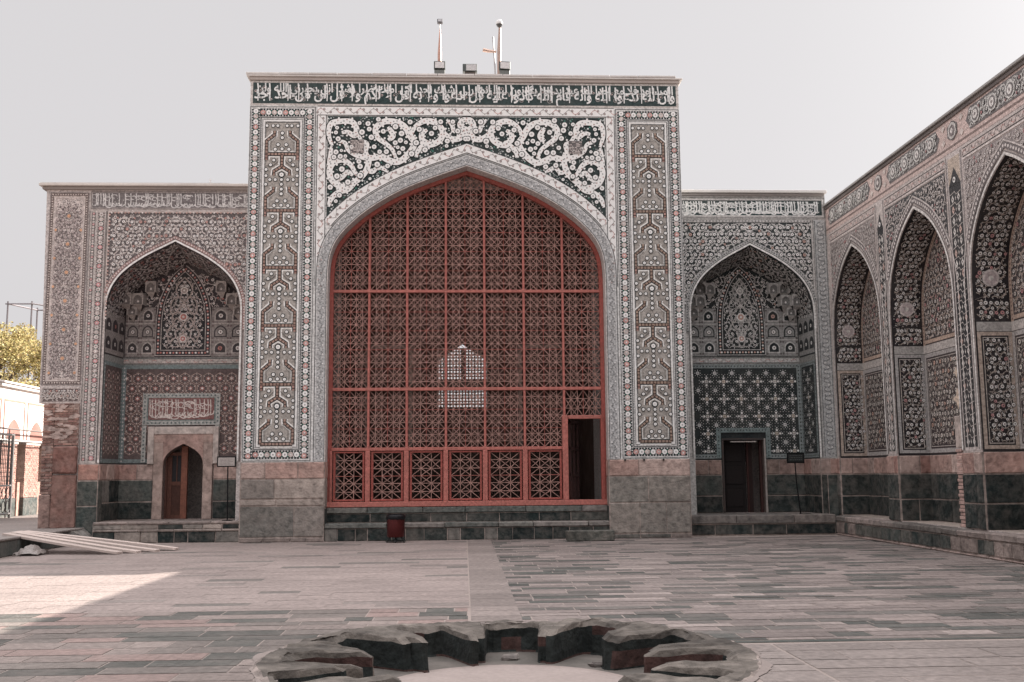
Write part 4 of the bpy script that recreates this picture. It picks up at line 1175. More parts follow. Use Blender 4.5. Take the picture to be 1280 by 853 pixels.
slab2(m, cL-hL+.01, -.02, YL-.33, 2.0, .445, .50, 1.1, [(.22, .18, .165), (.27, .22, .2)])
slab2(m, cL-hL+.01, -.02, YL-.34, YL-.2, .27, .32, .9, [(.30, .25, .225), (.24, .2, .18)])
m.build('steps', 'stone', left)
# brick pier at the far left, patched with big red stones
m = MB()
bricks(m, -4.93, -4.66, YL-.05, 1.18, 3.38, 3, missing=.08); bricks(m, -4.65, -4.08, YL-.05, 2.36, 3.38, 5, missing=.1)
m.box(-4.65, -4.07, YL-.10, YL+.1, .36, 1.64, (.27, .15, .125), .02, .01); m.box(-4.64, -4.08, YL-.13, YL+.1, 1.67, 2.33, (.23, .115, .095), .03, .012); m.box(-4.94, -4.67, YL-.09, YL+.1, .36, 1.17, (.33, .22, .19), .02, .01)
for k in range(26):                              # patchy old render over the bricks
    x_, z_ = rnd.uniform(-4.85, -4.15), rnd.uniform(2.5, 3.3)
    m.poly([(x_+rnd.uniform(.05, .16)*math.cos(q), YL-.081-k*.0004, z_+rnd.uniform(.02, .06)*math.sin(q)) for q in [t*.785 for t in range(8)]], (.44, .335, .30))
m.build('brick_pier', 'stone', left)
# the wooden double door: left leaf ajar, right leaf wide open
m = MB()
y_ = YLB+.22
m.box(-2.40, -2.33, y_-.05, y_+.05, .5, 2.3, (.10, .045, .035)); 
leafc = (.10, .042, .03)
m.box(-2.33, -1.90, y_, y_+.05, .5, .60, leafc); m.box(-2.33, -1.90, y_, y_+.05, 1.35, 1.45, leafc); m.box(-2.33, -1.95, y_, y_+.05, 2.12, 2.2, leafc)
m.box(-2.33, -2.22, y_-.002, y_+.048, .5, 2.1, leafc); m.box(-1.98, -1.82, y_-.03, y_+.052, .5, 2.36, (.19, .075, .05), .006)
m.box(-2.22, -1.98, y_+.015, y_+.035, .6, 1.35, (.06, .025, .018)); m.box(-2.22, -1.98, y_+.02, y_+.03, 1.45, 2.12, (.02, .018, .02))
m.box(-2.105, -2.085, y_+.0, y_+.04, 1.45, 2.12, leafc)
m.build('door_leaf', 'dark_wood', left)

# ---------------------------------------------------------------- right wing
right = thing('tiled_wing', 'grey and black tiled wing right of the tall portal with a square dark doorway', 'wing', (12.9, YR, 0))
cR, hR = 12.88, 1.62
doorR = [(12.26, .5), (12.26, 2.42), (13.36, 2.42), (13.36, .5)]
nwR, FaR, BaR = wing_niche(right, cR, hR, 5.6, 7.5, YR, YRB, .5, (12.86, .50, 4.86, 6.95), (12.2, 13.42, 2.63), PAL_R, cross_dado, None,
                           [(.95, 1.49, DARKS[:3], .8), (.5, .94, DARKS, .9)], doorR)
m = MB()
hole = [(cR-hR, .5)]+FaR+[(cR+hR, .5)]
sheet(m, PR, [(10.3, 0), (14.945, 0), (14.945, 8.82), (10.3, 8.82)], [hole], (.36, .35, .34))
m.box(10.88, 11.25, YR+.002, 3.4, 0, 8.82, (.36, .34, .33)); m.box(14.51, 15.3, YR+.002, 3.4, 0, 8.6, (.36, .34, .33)); m.box(11.25, 14.51, YRB+.4, 3.4, 4.7, 8.82, (.36, .34, .33)); m.box(11.25, 14.51, YR+.01, YRB+.4, 7.65, 8.82, (.36, .34, .33))
m.box(10.9, 15.0, 3.4, 9.5, 0, 7.6, (.38, .33, .31))
m.build('wall', 'glazed_tile', right)
m = MB(); m.box(10.87, 14.98, YR-.10, 3.45, 8.89, 8.97, (.60, .58, .56), .01); m.box(10.88, 14.93, YR-.05, 3.4, 8.82, 8.887, (.27, .25, .24), .01)
m.build('cornice', 'plaster', right)
I = Inlay(PR)
I.rect(11.0, 14.93, 8.20, 8.80, (.36, .35, .34), 0)
script_strokes(I, 11.12, 14.85, 8.30, 8.70, (.58, .59, .58), 15, (.03, .045, .045), 1, .030, 1.25)
script_strokes(I, 11.12, 14.85, 8.33, 8.70, (.54, .55, .54), 16, None, 3, .022, .8)
I.frame(11.09, 14.88, 8.27, 8.73, .018, (.46, .45, .44), 5); I.frame(11.05, 14.92, 8.22, 8.78, .014, (.10, .10, .10), 5)
tag(I.build('inscription_band', 'glazed_tile', right), 'white on black inscription band too tangled to read')
I = Inlay(PR)
ahR = arch_h(FaR); st2 = 8.18
sheet(I, PR, [(11.0, 5.2), (cR-hR, 5.2)]+FaR+[(cR+hR, 5.2), (14.60, 5.2), (14.60, st2), (11.0, st2)], [], (.028, .034, .035), I.h(0))
insS = lambda x, z: 11.0 < x < 14.54 and z < st2-.09 and z > (ahR(x)+.16 if cR-hR < x < cR+hR else 5.9)
floral(I, 11.0, 14.6, 5.4, st2, insS, PAL_R, .13, .019, 19, cR, 1, fl=.042)
I.rect(11.0, 14.58, st2-.075, st2-.01, (.34, .33, .32), 5); I.rect(14.53, 14.585, 5.2, st2-.08, (.34, .33, .32), 5)
for k in range(41): I.disc(11.05+k*.087, st2-.042, .022, (.12, .12, .12), 6, 5)
ob = offset([(cR-hR, 5.2)]+FaR+[(cR+hR, 5.2)], .10)
ob = [q for q in ob if 11.0 < q[0] < 14.58]
I.rib(ob, .08, (.30, .30, .295), 6)
for k, (x_, y_, an) in enumerate(along(ob, .072)): I.disc(x_, y_, .021, (.06, .065, .065), 7, 5)
I.rect(cR+hR, 14.6, 1.93, 5.19, (.26, .26, .255), 0)
arch_edge(I, FaR, 1.93, PAL_R, .045, (.54, .535, .52))
I.build('spandrel_panel', 'glazed_tile', right)
I = Inlay(PR)
I.rect(14.62, 14.94, 1.92, 8.18, (.33, .335, .335), 0)
for x_ in (14.635, 14.92): I.rect(x_-.008, x_+.008, 1.95, 8.15, (.10, .11, .11), 2)
v = 2.0; k = 0
while v < 8.05:
    s_ = 1 if k % 2 else -1
    I.rib([(14.78+s_*.0, v), (14.78+s_*.09, v+.05), (14.78+s_*.07, v+.11), (14.78, v+.14)], .015, (.12, .13, .135), 3)
    I.disc(14.78+s_*.04, v+.07, .022, (.50, .50, .49), 3, 6); I.dia(14.78-s_*.07, v+.03, .02, .02, (.13, .14, .145), 3); v += .115; k += 1
I.build('border_strip', 'glazed_tile', right)
# door frame + door
m = MB()
m.box(12.22, 12.262, YRB-.05, YRB-.003, .5, 2.46, (.06, .05, .048)); m.box(13.355, 13.40, YRB-.05, YRB-.003, .5, 2.46, (.36, .33, .31)); m.box(12.262, 13.355, YRB-.05, YRB-.003, 2.42, 2.47, (.05, .045, .045))
m.box(12.45, 13.15, YRB-.055, YRB-.051, 2.36, 2.385, (.5, .45, .42))
m.build('door_frame', 'wood', right)
m = MB(); y_ = YRB+.25
m.box(12.27, 12.92, y_, y_+.05, .5, 2.41, (.010, .007, .007)); m.box(12.95, 13.0, y_-.02, y_+.04, .5, 2.41, (.045, .016, .014)); m.box(13.02, 13.12, y_+.05, y_+.1, .5, 2.41, (.025, .012, .011)); m.box(13.28, 13.34, y_-.1, y_, .5, 2.41, (.05, .02, .018))
for z_ in (.65, 1.25, 1.85): m.box(12.36, 12.84, y_-.012, y_-.002, z_, z_+.48, (.013, .009, .009), .01)
m.build('door_leaf', 'dark_wood', right)
I = Inlay(PRB, .03)
for (a, b, c, d) in ((12.08, 12.20, 1.95, 2.62), (13.42, 13.54, 1.95, 2.62), (12.08, 13.54, 2.62, 2.74)):
    I.rect(a, b, c, d, (.15, .19, .19), 4)
x_ = 12.14
while x_ < 13.5: I.dia(x_, 2.68, .022, .022, (.03, .04, .04), 5); x_ += .085
for z_ in [2.0+.1*k for k in range(6)]:
    for x_ in (12.14, 13.48): I.dia(x_, z_, .022, .022, (.03, .04, .04), 5)
I.build('door_surround', 'glazed_tile', right)
m = MB()
stR = [(1.5, 1.895, [(.30, .21, .18), (.36, .25, .22), (.26, .19, .165)], .6), (.95, 1.49, [(.05, .062, .058), (.07, .08, .074)], 1.2), (.5, .94, [(.028, .036, .035), (.06, .07, .066)], .9)]
courses(m, lambda u, v, h: (u, YRB-.01-h, v), cR-hR*.965, 12.21, stR, 41)
m.build('plinth', 'stone', right); m = MB()
courses(m, lambda u, v, h: (u, YRB-.01-h, v), 13.41, cR+hR*.965, stR, 43)
m.build('plinth', 'stone', right); m = MB()
m.box(cR+hR, 14.94, YR-.03, YR+.2, 0, 1.9, MORT)
courses(m, lambda u, v, h: (u, YR-.03-h, v), cR+hR, 14.94, [(1.5, 1.895, PINKS[3:], .3), (.0, 1.49, [(.035, .045, .042), (.05, .06, .056)], .25)], 45)
m.build('plinth', 'stone', right)
m = MB()
m.box(10.88, 14.62, YR-.55, 2.3, 0, .40, MORT)
courses(m, lambda u, v, h: (u, YR-.55-h, v), 10.88, 14.62, [(.02, .28, DARKS[:3], .8)], 47, .02)
slab2(m, 10.88, 14.62, YR-.6, 2.3, .30, .50, 1.5, [(.20, .175, .16), (.24, .20, .185), (.17, .155, .145)])
m.build('steps', 'stone', right)

# ================================================================== RIGHT WALL (side of the courtyard)
rw = thing('arcaded_wall', 'long pink and black tiled wall closing the court on the right with a row of pointed niches', 'wall', (XR, -4, 0))
NI = [(.62, 1.5), (4.20, 1.50), (7.96, 1.50), (11.75, 1.5)]
zs_, za_, zb_ = 4.75, 7.10, .47
AR = [arch(c, hw, zs_, za_, PF_WALL, 4) for c, hw in NI]
u_min, u_max = -1.09, 27.0
m = MB()
holes = [[(c-hw, zb_)]+A+[(c+hw, zb_)] for (c, hw), A in zip(NI, AR)]
sheet(m, PW, [(u_min, 0), (u_max, 0), (u_max, 8.5), (u_min, 8.5)], holes, (.38, .335, .32))
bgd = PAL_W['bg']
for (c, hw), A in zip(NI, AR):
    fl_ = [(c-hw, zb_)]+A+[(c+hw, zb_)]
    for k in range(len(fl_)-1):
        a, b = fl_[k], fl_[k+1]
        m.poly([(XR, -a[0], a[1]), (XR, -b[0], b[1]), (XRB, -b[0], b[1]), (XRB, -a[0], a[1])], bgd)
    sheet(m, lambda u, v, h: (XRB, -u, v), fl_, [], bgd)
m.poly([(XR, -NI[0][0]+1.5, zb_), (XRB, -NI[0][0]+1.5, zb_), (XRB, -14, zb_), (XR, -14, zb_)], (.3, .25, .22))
m.box(XRB+.01, XRB+2.6, -u_max, 1.0, 0, 8.49, (.38, .33, .31)); m.box(XR+.01, XRB+.01, -u_max, 1.05, 7.3, 8.49, (.38, .33, .31)); m.box(XR+.01, XRB, -u_max, -13.4, 0, 7.3, (.38, .33, .31))
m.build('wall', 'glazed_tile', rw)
m = MB(); m.box(XR-.07, XRB+2.7, -u_max, 1.28, 8.525, 8.585, (.33, .32, .31), .01); m.box(XR-.03, XRB+2.6, -u_max, 1.1, 8.44, 8.517, (.16, .14, .135), .01)
m.build('cornice', 'plaster', rw)
# frieze
I = Inlay(PW)
I.rect(u_min, 12.5, 7.78, 8.44, (.42, .33, .305), 0)
I.rect(u_min, 12.5, 7.86, 7.90, (.16, .12, .11), 1)
pil = [(u_min, -.98), (2.14, 2.66), (5.74, 6.42), (9.5, 10.2)]
bays = [(-.95, 1.95), (2.9, 5.55), (6.65, 9.35), (10.4, 12.4)]
for (a, b) in bays:
    c_, d_ = 7.97, 8.40; mz = (c_+d_)/2
    o = [(a, mz), (a+.09, mz+.1), (a+.16, d_), (b-.16, d_), (b-.09, mz+.1), (b, mz), (b-.09, mz-.1), (b-.16, c_), (a+.16, c_), (a+.09, mz-.1)]
    I.pg(o, (.12, .11, .11), 1)
    pz = dict(PAL_W, rib=(.46, .45, .43), leaf=(.44, .43, .42), w=(.54, .53, .51), pp=.04)
    ins = lambda x, z, a=a, b=b: a+.12 < x < b-.12 and c_+.03 < z < d_-.03
    floral(I, a, b, c_, d_, ins, pz, .11, .024, 55, None, 2, fl=.03)
    for k in range(int((b-a)/.62)):
        x_ = a+.4+k*.62
        if x_ < b-.2:
            I.disc(x_, mz, .17, (.46, .45, .43), 6, 10, 0, .95); I.disc(x_, mz, .13, (.13, .12, .12), 7, 10, 0, .95); I.disc(x_, mz, .09, (.50, .48, .46), 8, 8); I.disc(x_, mz, .03, (.15, .13, .13), 9, 6)
for (a, b) in ((1.98, 2.87), (5.58, 6.62), (9.38, 10.37)):
    x_ = (a+b)/2
    I.pg([(x_+.24*math.cos(t*.524)*(1 if t % 2 else .85), 8.18+.2*math.sin(t*.524)*(1 if t % 2 else .9)) for t in range(12)], (.11, .10, .10), 3)
    I.disc(x_, 8.18, .17, (.42, .40, .38), 4, 10); I.disc(x_, 8.18, .12, (.14, .12, .12), 5, 8); I.disc(x_, 8.18, .06, (.48, .45, .43), 6, 6)
    for s_ in (-1, 1):
        I.dia(x_+s_*.38, 8.33, .09, .07, (.48, .42, .39), 3); I.dia(x_+s_*.38, 8.03, .09, .07, (.48, .42, .39), 3)
I.build('frieze', 'glazed_tile', rw)
# bays: border, spandrel, edge
def bay(k, a, b):
    c, hw = NI[k]; A = AR[k]; hh = arch_h(A); top = 7.74
    I = Inlay(PW)
    sheet(I, PW, [(a, 1.93), (c-hw, 1.93)]+A+[(c+hw, 1.93), (b, 1.93), (b, top), (a, top)], [], (.40, .355, .335), I.h(0))
    scroll_path(I, [(a+.05, top-.12), (b-.05, top-.12)], .16, .12, bg=(.42, .36, .34), dot=(.2, .17, .17), lay=1)
    I.rect(a+.02, b-.02, top-.26, top-.225, (.50, .45, .43), 4)
    ins = lambda x, z: a+.06 < x < b-.06 and z < top-.30 and z > (hh(x)+.30 if c-hw < x < c+hw else 5.6)
    bgc = (.20, .175, .17) if k == 0 else ((.05, .05, .052) if k == 1 else (.24, .21, .205))
    pz = dict(PAL_W, rib=(.42, .38, .36), w=(.50, .46, .44), leaf=(.40, .36, .34), ring=tuple(q*.6 for q in bgc), bg=bgc)
    O = offset(A, .26)
    O = [q for q in O if a+.05 < q[0] < b-.05]
    sheet(I, PW, [(a+.05, O[0][1])]+O+[(b-.05, O[-1][1]), (b-.05, top-.28), (a+.05, top-.28)], [], bgc, I.h(1))
    floral(I, a, b, 5.4, top-.2, ins, pz, .135, .020, 61+k, c, 2, fl=.036)
    mid = offset(A, .17); mid = [q for q in mid if a+.03 < q[0] < b-.03]
    I.rib(mid, .12, (.13, .115, .115), 4)
    for kk, (x_, y_, an) in enumerate(along(mid, .095)): I.disc(x_, y_, .034, (.48, .44, .42), 5, 6)
    fl2 = [(c-hw, 1.95)]+A+[(c+hw, 1.95)]
    I.rib(offset(fl2, .03), .05, (.50, .475, .455), 6); I.rib(offset(fl2, .07), .014, (.12, .11, .11), 5); I.rib(offset(fl2, .25), .03, (.46, .42, .40), 5)
    I.build('arch_surround', 'glazed_tile', rw)
    # niche lining: far cheek, near cheek, back
    U0 = c-hw; Dp = XRB-XR
    cheeks = [lambda u, v, h: (XR+u, -(c-hw)-h, v), lambda u, v, h: (XR+u, -(c+hw)+h, v)]
    for PC in cheeks:
        I = Inlay(PC)
        I.rect(.03, Dp-.01, 4.33, zs_+.02, bgd, 0); I.rect(.03, Dp-.01, 4.15, 4.33, (.30, .29, .28), 1)
        I.rect(.03, Dp-.01, 1.93, 4.15, bgd, 0)
        lines(I, .03, Dp-.01, 1.95, 4.14, [(.0, .07, (.30, .29, .285) if k == 1 else (.34, .28, .24)), (.10, .014, (.42, .38, .35))])
        floral(I, .03, Dp, 2.05, 4.05, lambda x, z: .16 < x < Dp-.03 and 2.08 < z < 4.02, PAL_W, .125, .015, 71+k, None, 1, fl=.038)
        floral(I, .03, Dp, 4.33, zs_, lambda x, z: .05 < x < Dp-.03 and 4.36 < z < zs_, PAL_W, .125, .018, 81+k, None, 1, fl=.04)
        I.frame(.02, Dp-.01, 4.33, zs_+2, .015, (.34, .32, .31), 6) if False else None
        I.build('niche_cheek', 'glazed_tile', rw)
        m = MB(); courses(m, PC, 0, Dp, [(1.5, 1.9, PINKS, .5), (.95, 1.49, DARKS[:3], .5), (zb_, .94, DARKS, .6)], 91+k); m.build('cheek_plinth', 'stone', rw)
    # soffit decoration: curved surface above springing
    n = len(A)
    def PVv(s, t, h):
        s = max(0, min(n-1.001, s)); kk = int(s); f_ = s-kk
        x_ = A[kk][0]+(A[kk+1][0]-A[kk][0])*f_; z_ = A[kk][1]+(A[kk+1][1]-A[kk][1])*f_
        d = Vector((c-x_, zs_-z_)); d = d.normalized() if d.length else Vector((0, -1))
        return (XR+t, -(x_+d.x*h), z_+d.y*h)
    I = Inlay(PVv)
    cum = [0]
    for kk in range(n-1): cum.append(cum[-1]+math.hypot(A[kk+1][0]-A[kk][0], A[kk+1][1]-A[kk][1]))
    tot = cum[-1]
    def s_of(l):
        l = max(0, min(tot-1e-4, l))
        for kk in range(n-1):
            if cum[kk+1] > l: return kk+(l-cum[kk])/(cum[kk+1]-cum[kk])
        return n-1.001
    I.P = lambda u, v, h: PVv(s_of(v), u, h)
    floral(I, .03, Dp, 0, tot, lambda x, z: .06 < x < Dp-.04 and .02 < z < tot-.02, PAL_W, .125, .018, 101+k, None, 1, fl=.04)
    for z_ in (.42, tot-.42):
        I.disc(Dp*.5, z_, .17, (.46, .42, .41), 6, 12); I.disc(Dp*.5, z_, .13, (.38, .33, .33), 7, 10); I.disc(Dp*.5, z_, .05, (.5, .48, .46), 8, 8)
    I.rect(.015, .035, 0, tot, (.40, .37, .35), 6); I.rect(Dp-.035, Dp-.015, 0, tot, (.42, .34, .29), 6)
    I.build('niche_soffit', 'glazed_tile', rw)
    I = Inlay(PWB)
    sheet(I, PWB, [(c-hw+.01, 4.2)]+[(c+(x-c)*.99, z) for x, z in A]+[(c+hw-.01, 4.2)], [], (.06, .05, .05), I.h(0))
    I.rib([(c-hw+.06, 4.3)]+offset(A, -.06)+[(c+hw-.06, 4.3)], .10, (.36, .27, .22), 1)
    for kk, (x_, y_, an) in enumerate(along([(c-hw+.06, 4.3)]+offset(A, -.06)+[(c+hw-.06, 4.3)], .08)): I.disc(x_, y_, .026, (.16, .11, .10), 2, 5)
    I.rect(c-hw+.01, c+hw-.01, 4.15, 4.33, (.36, .33, .31), 3)
    I.rect(c-hw+.12, c+hw-.12, 4.36, 4.44, (.36, .27, .22), 3)
    hA = arch_h(A)
    floral(I, c-hw, c+hw, 4.4, za_, lambda x, z: c-hw+.13 < x < c+hw-.13 and 4.46 < z < hA(x)-.16, dict(PAL_W, w=(.50, .46, .43), rib=(.38, .31, .27), leaf=(.40, .33, .28)), .15, .02, 111+k, c, 1, fl=.042)
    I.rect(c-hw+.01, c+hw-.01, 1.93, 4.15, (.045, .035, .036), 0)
    lines(I, c-hw+.01, c+hw-.01, 1.95, 4.14, [(.0, .09, (.30, .28, .27)), (.13, .014, (.42, .38, .35))])
    floral(I, c-hw, c+hw, 2.1, 4.0, lambda x, z: c-hw+.16 < x < c+hw-.16 and 2.12 < z < 3.98, dict(PAL_W, w=(.50, .46, .42), p=(.46, .30, .24)), .16, .016, 121+k, c, 1, fl=.048)
    for (zz, r_) in ((3.05, .16), (2.5, .09), (3.6, .09)):
        I.pg([(c+r_*(1.5 if t % 2 == 0 else .6)*math.cos(t*.785), zz+r_*(1.5 if t % 2 == 0 else .6)*math.sin(t*.785)) for t in range(8)], (.52, .42, .34), 6)
    I.build('niche_panel', 'glazed_tile', rw)
    m = MB(); courses(m, lambda u, v, h: (XRB-.008-h, -u, v), c-hw, c+hw, [(1.5, 1.9, PINKS, .5), (.95, 1.49, DARKS[:3], .7), (zb_, .94, DARKS, .9)], 131+k); m.build('niche_plinth', 'stone', rw)
bay(0, -.90, 2.13); bay(1, 2.66, 5.72); bay(2, 6.40, 9.50); bay(3, 10.2, 13.3)
# pilaster strips between the bays
for (a, b, sd) in ((2.14, 2.65, 1), (5.73, 6.39, 2), (9.51, 10.19, 3)):
    I = Inlay(PW)
    I.rect(a, b, 1.93, 7.76, (.42, .375, .36), 0)
    I.rect(a+.09, b-.09, 2.0, 7.1, (.03, .03, .032), 1)
    I.rect(a+.09, b-.09, 7.12, 7.66, (.36, .30, .25) if sd == 2 else (.40, .36, .34), 1)
    for x_ in (a+.03, b-.03, a+.075, b-.075): I.rect(x_-.008, x_+.008, 1.95, 7.72, (.13, .12, .12) if x_ in (a+.03, b-.03) else (.50, .46, .44), 2)
    cx_ = (a+b)/2; hw_ = (b-a)/2-.09; v = 2.1; kk = 0
    while v < 6.95:
        s_ = 1 if kk % 2 else -1
        for sx in (-1, 1): I.pg([(cx_+sx*hw_*.5+.055*(1 if t % 2 == 0 else .72)*math.cos(t*.785), v+.085*(1 if t % 2 == 0 else .7)*math.sin(t*.785)) for t in range(8)], (.50, .475, .45) if (kk+sx) % 4 else (.46, .33, .29), 2); I.disc(cx_+sx*hw_*.5, v, .02, (.12, .10, .10), 3, 5)
        I.rib([(cx_-hw_*.9, v+.1), (cx_-.03, v+.14), (cx_+.03, v+.07), (cx_+hw_*.9, v+.11)], .018, (.36, .33, .31), 2); I.dia(cx_, v, .02, .05, (.42, .39, .37), 2)
        v += .215; kk += 1
    I.pg([(a+.09, 7.1), (b-.09, 7.1), (cx_, 7.45)], (.03, .03, .032), 2)
    I.flower(cx_, 7.2, .06, PAL_W, 3)
    I.build('pilaster_strip', 'glazed_tile', rw)
# stone base of the piers + bench along the foot
m = MB()
for (a, b, sd) in ((u_min+.02, NI[0][0]-1.5, 1), (2.12, 2.70, 2), (5.70, 6.46, 3), (9.46, 10.25, 4), (13.25, u_max, 5)):
    m.box(XR-.03, XR+.02, -b, -a, zb_, 1.9, MORT)
    courses(m, lambda u, v, h: (XR-.03-h, -u, v), a, b, [(1.5, 1.895, PINKS, .35), (.95, 1.49, DARKS[:3]+[(.13, .12, .11)], .4), (zb_, .94, DARKS[:3]+[(.13, .12, .11)], .5)], 140+sd, .016)
m.build('plinth', 'stone', rw)
m = MB()
m.box(XR-.32, XR+.1, -u_max, .45, 0, .34, MORT)
courses(m, lambda u, v, h: (XR-.32-h, -u, v), -.45, u_max, [(.06, .33, [(.05, .06, .056), (.03, .042, .04), (.10, .10, .09), (.25, .2, .18), (.07, .08, .074)], .42), (0, .055, [(.4, .3, .27)], .8)], 150, .025)
y = .45
while y > -u_max:
    l = rnd.uniform(.5, 1.1); m.box(XR-.36, XR+.05, y-l+.012, y, .34, .46+rnd.uniform(-.01, .012), vary(rnd, rnd.choice([(.20, .17, .155), (.28, .23, .21), (.14, .125, .115)]), .15), .02, .008); y -= l
m.build('bench', 'stone', rw)
# later brick patch in the second niche
m = MB()
y0_ = -5.60
m.box(XR+.02, XR+.34, y0_, y0_+.24, 2.0, 2.62, (.52, .44, .40), .01)
z_ = .48; j = 0
while z_ < 1.98:
    for q in range(2):
        a = XR+.0+q*.17+(.0 if j % 2 else -.02); m.box(a+.02, a+.175, y0_-.008*(j % 2), y0_+.22, z_, z_+.058, vary(rnd, (.46, .31, .275), .15), .005)
    z_ += .072; j += 1
m.build('brick_patch', 'stone', rw)

# ================================================================== GROUND
pc = Vector((5.74, -16.12, 0)); PRAD = 2.16
m = MB()
circ = [(pc.x+2.05*math.cos(2*math.pi*k/48), pc.y+2.05*math.sin(2*math.pi*k/48)) for k in range(48)]
sheet(m, lambda u, v, h: (u, v, -.0005), [(-300, -300), (300, -300), (300, 300), (-300, 300)], [circ], (.4, .33, .3))
g = m.build('ground', 'sand'); tag(g, kind='structure')
# paving slabs
m = MB()
def course_area(x0, x1, y0, y1, dep, ln, colf, seed, gap=.009, ztop=.0, skew=0.):
    r = random.Random(seed); y = y1
    while y > y0+.05:
        d = dep*r.uniform(.8, 1.25); yb_ = max(y-d, y0)
        x = x0-r.uniform(0, ln*.6)
        while x < x1-.02:
            l = ln*r.uniform(.45, 1.6); a, b = max(x, x0), min(x+l, x1)
            if b-a > .05:
                c = colf(r, (a+b)/2, (y+yb_)/2)
                if c is not None:
                    dz = r.uniform(.001, .004); t = r.uniform(0, .0015)
                    near = (Vector(((a+b)/2, (y+yb_)/2, 0))-pc).length < 2.2+l
                    cuts = [a+gap+(b-a-2*gap)*k/10 for k in range(11)] if near else [a+gap, b-gap]
                    for k in range(len(cuts)-1):
                        p, q = cuts[k], cuts[k+1]; mx, my = (p+q)/2, (y+yb_)/2
                        if near and (Vector((mx, my, 0))-pc).length < 2.12: continue
                        z0_ = ztop+dz
                        ss = skew
                        m.poly([(p+ss*(yb_-y0), yb_+gap, z0_), (q+ss*(yb_-y0), yb_+gap, z0_+t), (q+ss*(yb_-y0), y-gap, z0_+t), (p+ss*(yb_-y0), y-gap, z0_)], c)
            x += l
        y = yb_
SAND = (.46, .375, .345)
def vary(r, c, a): 
    k = r.uniform(1-a, 1+a); return tuple(q*k for q in c)
def c_right(r, x, y):
    q = r.random()
    if q < .13: return vary(r, (.12, .123, .112), .2)
    if q < .36: return vary(r, (.20, .183, .168), .16)
    if q < .72: return vary(r, (.33, .275, .255), .15)
    if q < .92: return vary(r, (.40, .33, .305), .1)
    return vary(r, (.46, .385, .355), .1)
def c_sand(r, x, y):
    q = r.random(); edge = noise.noise(Vector((x*.5, y*.5, 0)))
    if y < -8 and x < 1: return vary(r, SAND, .04)
    if q < .03 or (edge > .35 and q < .10): return vary(r, (.24, .215, .195), .15)
    if q < .14: return vary(r, (.36, .305, .28), .1)
    return vary(r, SAND, .05)
def c_fore(r, x, y):
    q = r.random()
    if q < .22: return vary(r, (.145, .142, .128), .18)
    if q < .58: return vary(r, (.27, .232, .21), .15)
    if q < .88: return vary(r, (.36, .295, .268), .12)
    return vary(r, (.40, .29, .262), .1)
def c_foreR(r, x, y):
    q = r.random()
    if q < .12: return vary(r, (.26, .23, .215), .12)
    return vary(r, (.37, .315, .29), .09)
course_area(5.42, 14.62, -15.45, -.02, .25, .60, c_right, 1)
course_area(-3.75, 5.41, -12.75, -.02, .30, .9, c_sand, 2, gap=.002)
course_area(5.47, 14.62, -15.62, -15.47, .15, 1.6, lambda r, x, y: vary(r, (.10, .115, .103), .2), 3)
course_area(8.16, 14.62, -24, -15.68, .42, 1.2, c_foreR, 4, gap=.010)
course_area(-3.75, 5.40, -24, -12.76, .31, .66, c_fore, 5, gap=.008)
course_area(5.47, 8.15, -24, -15.68, .34, 1.0, c_foreR, 6, gap=.010)
# column of slabs along the axis
y = -.1
while y > -13.8:
    l = rnd.uniform(.35, .75); m.poly([(5.43, y-l+.012, .006), (5.98, y-l+.012, .006), (5.98, y, .006), (5.43, y, .006)], vary(rnd, (.36, .30, .275), .15)); y -= l
pv = m.build('pavement', 'paving'); tag(pv, kind='structure')

# ---- lobed stone basin
basin = thing('basin', 'sunken twelve-lobed dark stone fountain basin in the courtyard paving', 'fountain basin', (pc.x, pc.y, 0))
m = MB(); NP = 480; rings = []
def smooth(t): t = max(0, min(1, t)); return t*t*(3-2*t)
prof = []
for k in range(NP):
    th = 2*math.pi*k/NP+.0; a = abs(math.cos(6*th+.35))
    lobe = smooth((a-.38)/.34)
    seg = int(((6*th+.35)/math.pi+.5) % 12)
    rr = random.Random(seg*7+3); 
    r_in = 1.27+rr.uniform(-.10, .14)+(.72-rr.uniform(0, .12))*lobe; r_in = min(r_in, 2.02)
    r_out = PRAD+.09*noise.noise(Vector((math.cos(th)*2, math.sin(th)*2, 5)))
    zt = .02+.045*noise.noise(Vector((math.cos(th)*1.7, math.sin(th)*1.7, 1)))+rr.uniform(-.012, .02)
    wob = .05*noise.noise(Vector((math.cos(th)*7, math.sin(th)*7, 3)))+.02*noise.noise(Vector((math.cos(th)*25, math.sin(th)*25, 3)))
    r_in += wob
    ch = .05+.05*abs(noise.noise(Vector((k*.09, 2, 0))))+.05*(1-lobe)
    prof.append([(r_out+.03, -.03), (r_out, zt-.02), (r_out-.04, zt), ((r_in*.35+r_out*.65), zt+.012*noise.noise(Vector((k*.2, 0, 0)))), ((r_in*.7+r_out*.3), zt+.012*noise.noise(Vector((k*.2, 7, 0)))), (r_in+ch, zt-.012), (r_in+.012, zt-.055), (r_in+.03*noise.noise(Vector((k*.05, 9, 0)))+.01, zt-.14), (r_in+.03*noise.noise(Vector((k*.07, 5, 0))), -.26), (r_in-.03, -.30)])
nr = len(prof[0])
for k in range(NP):
    th = 2*math.pi*k/NP
    for j, (r_, z_) in enumerate(prof[k]):
        X_, Y_ = r_*math.cos(th), r_*math.sin(th)
        jit = .022*noise.noise(Vector((X_*6, Y_*6, z_*9)))+.014*noise.noise(Vector((X_*17, Y_*17, z_*20+3)))
        jz = .030*noise.noise(Vector((X_*4.5, Y_*4.5, 8)))+.012*noise.noise(Vector((X_*14, Y_*14, 5))) if 1 < j < 7 else 0
        m.v.append((pc.x+(r_+jit)*math.cos(th), pc.y+(r_+jit)*math.sin(th), z_+jz))
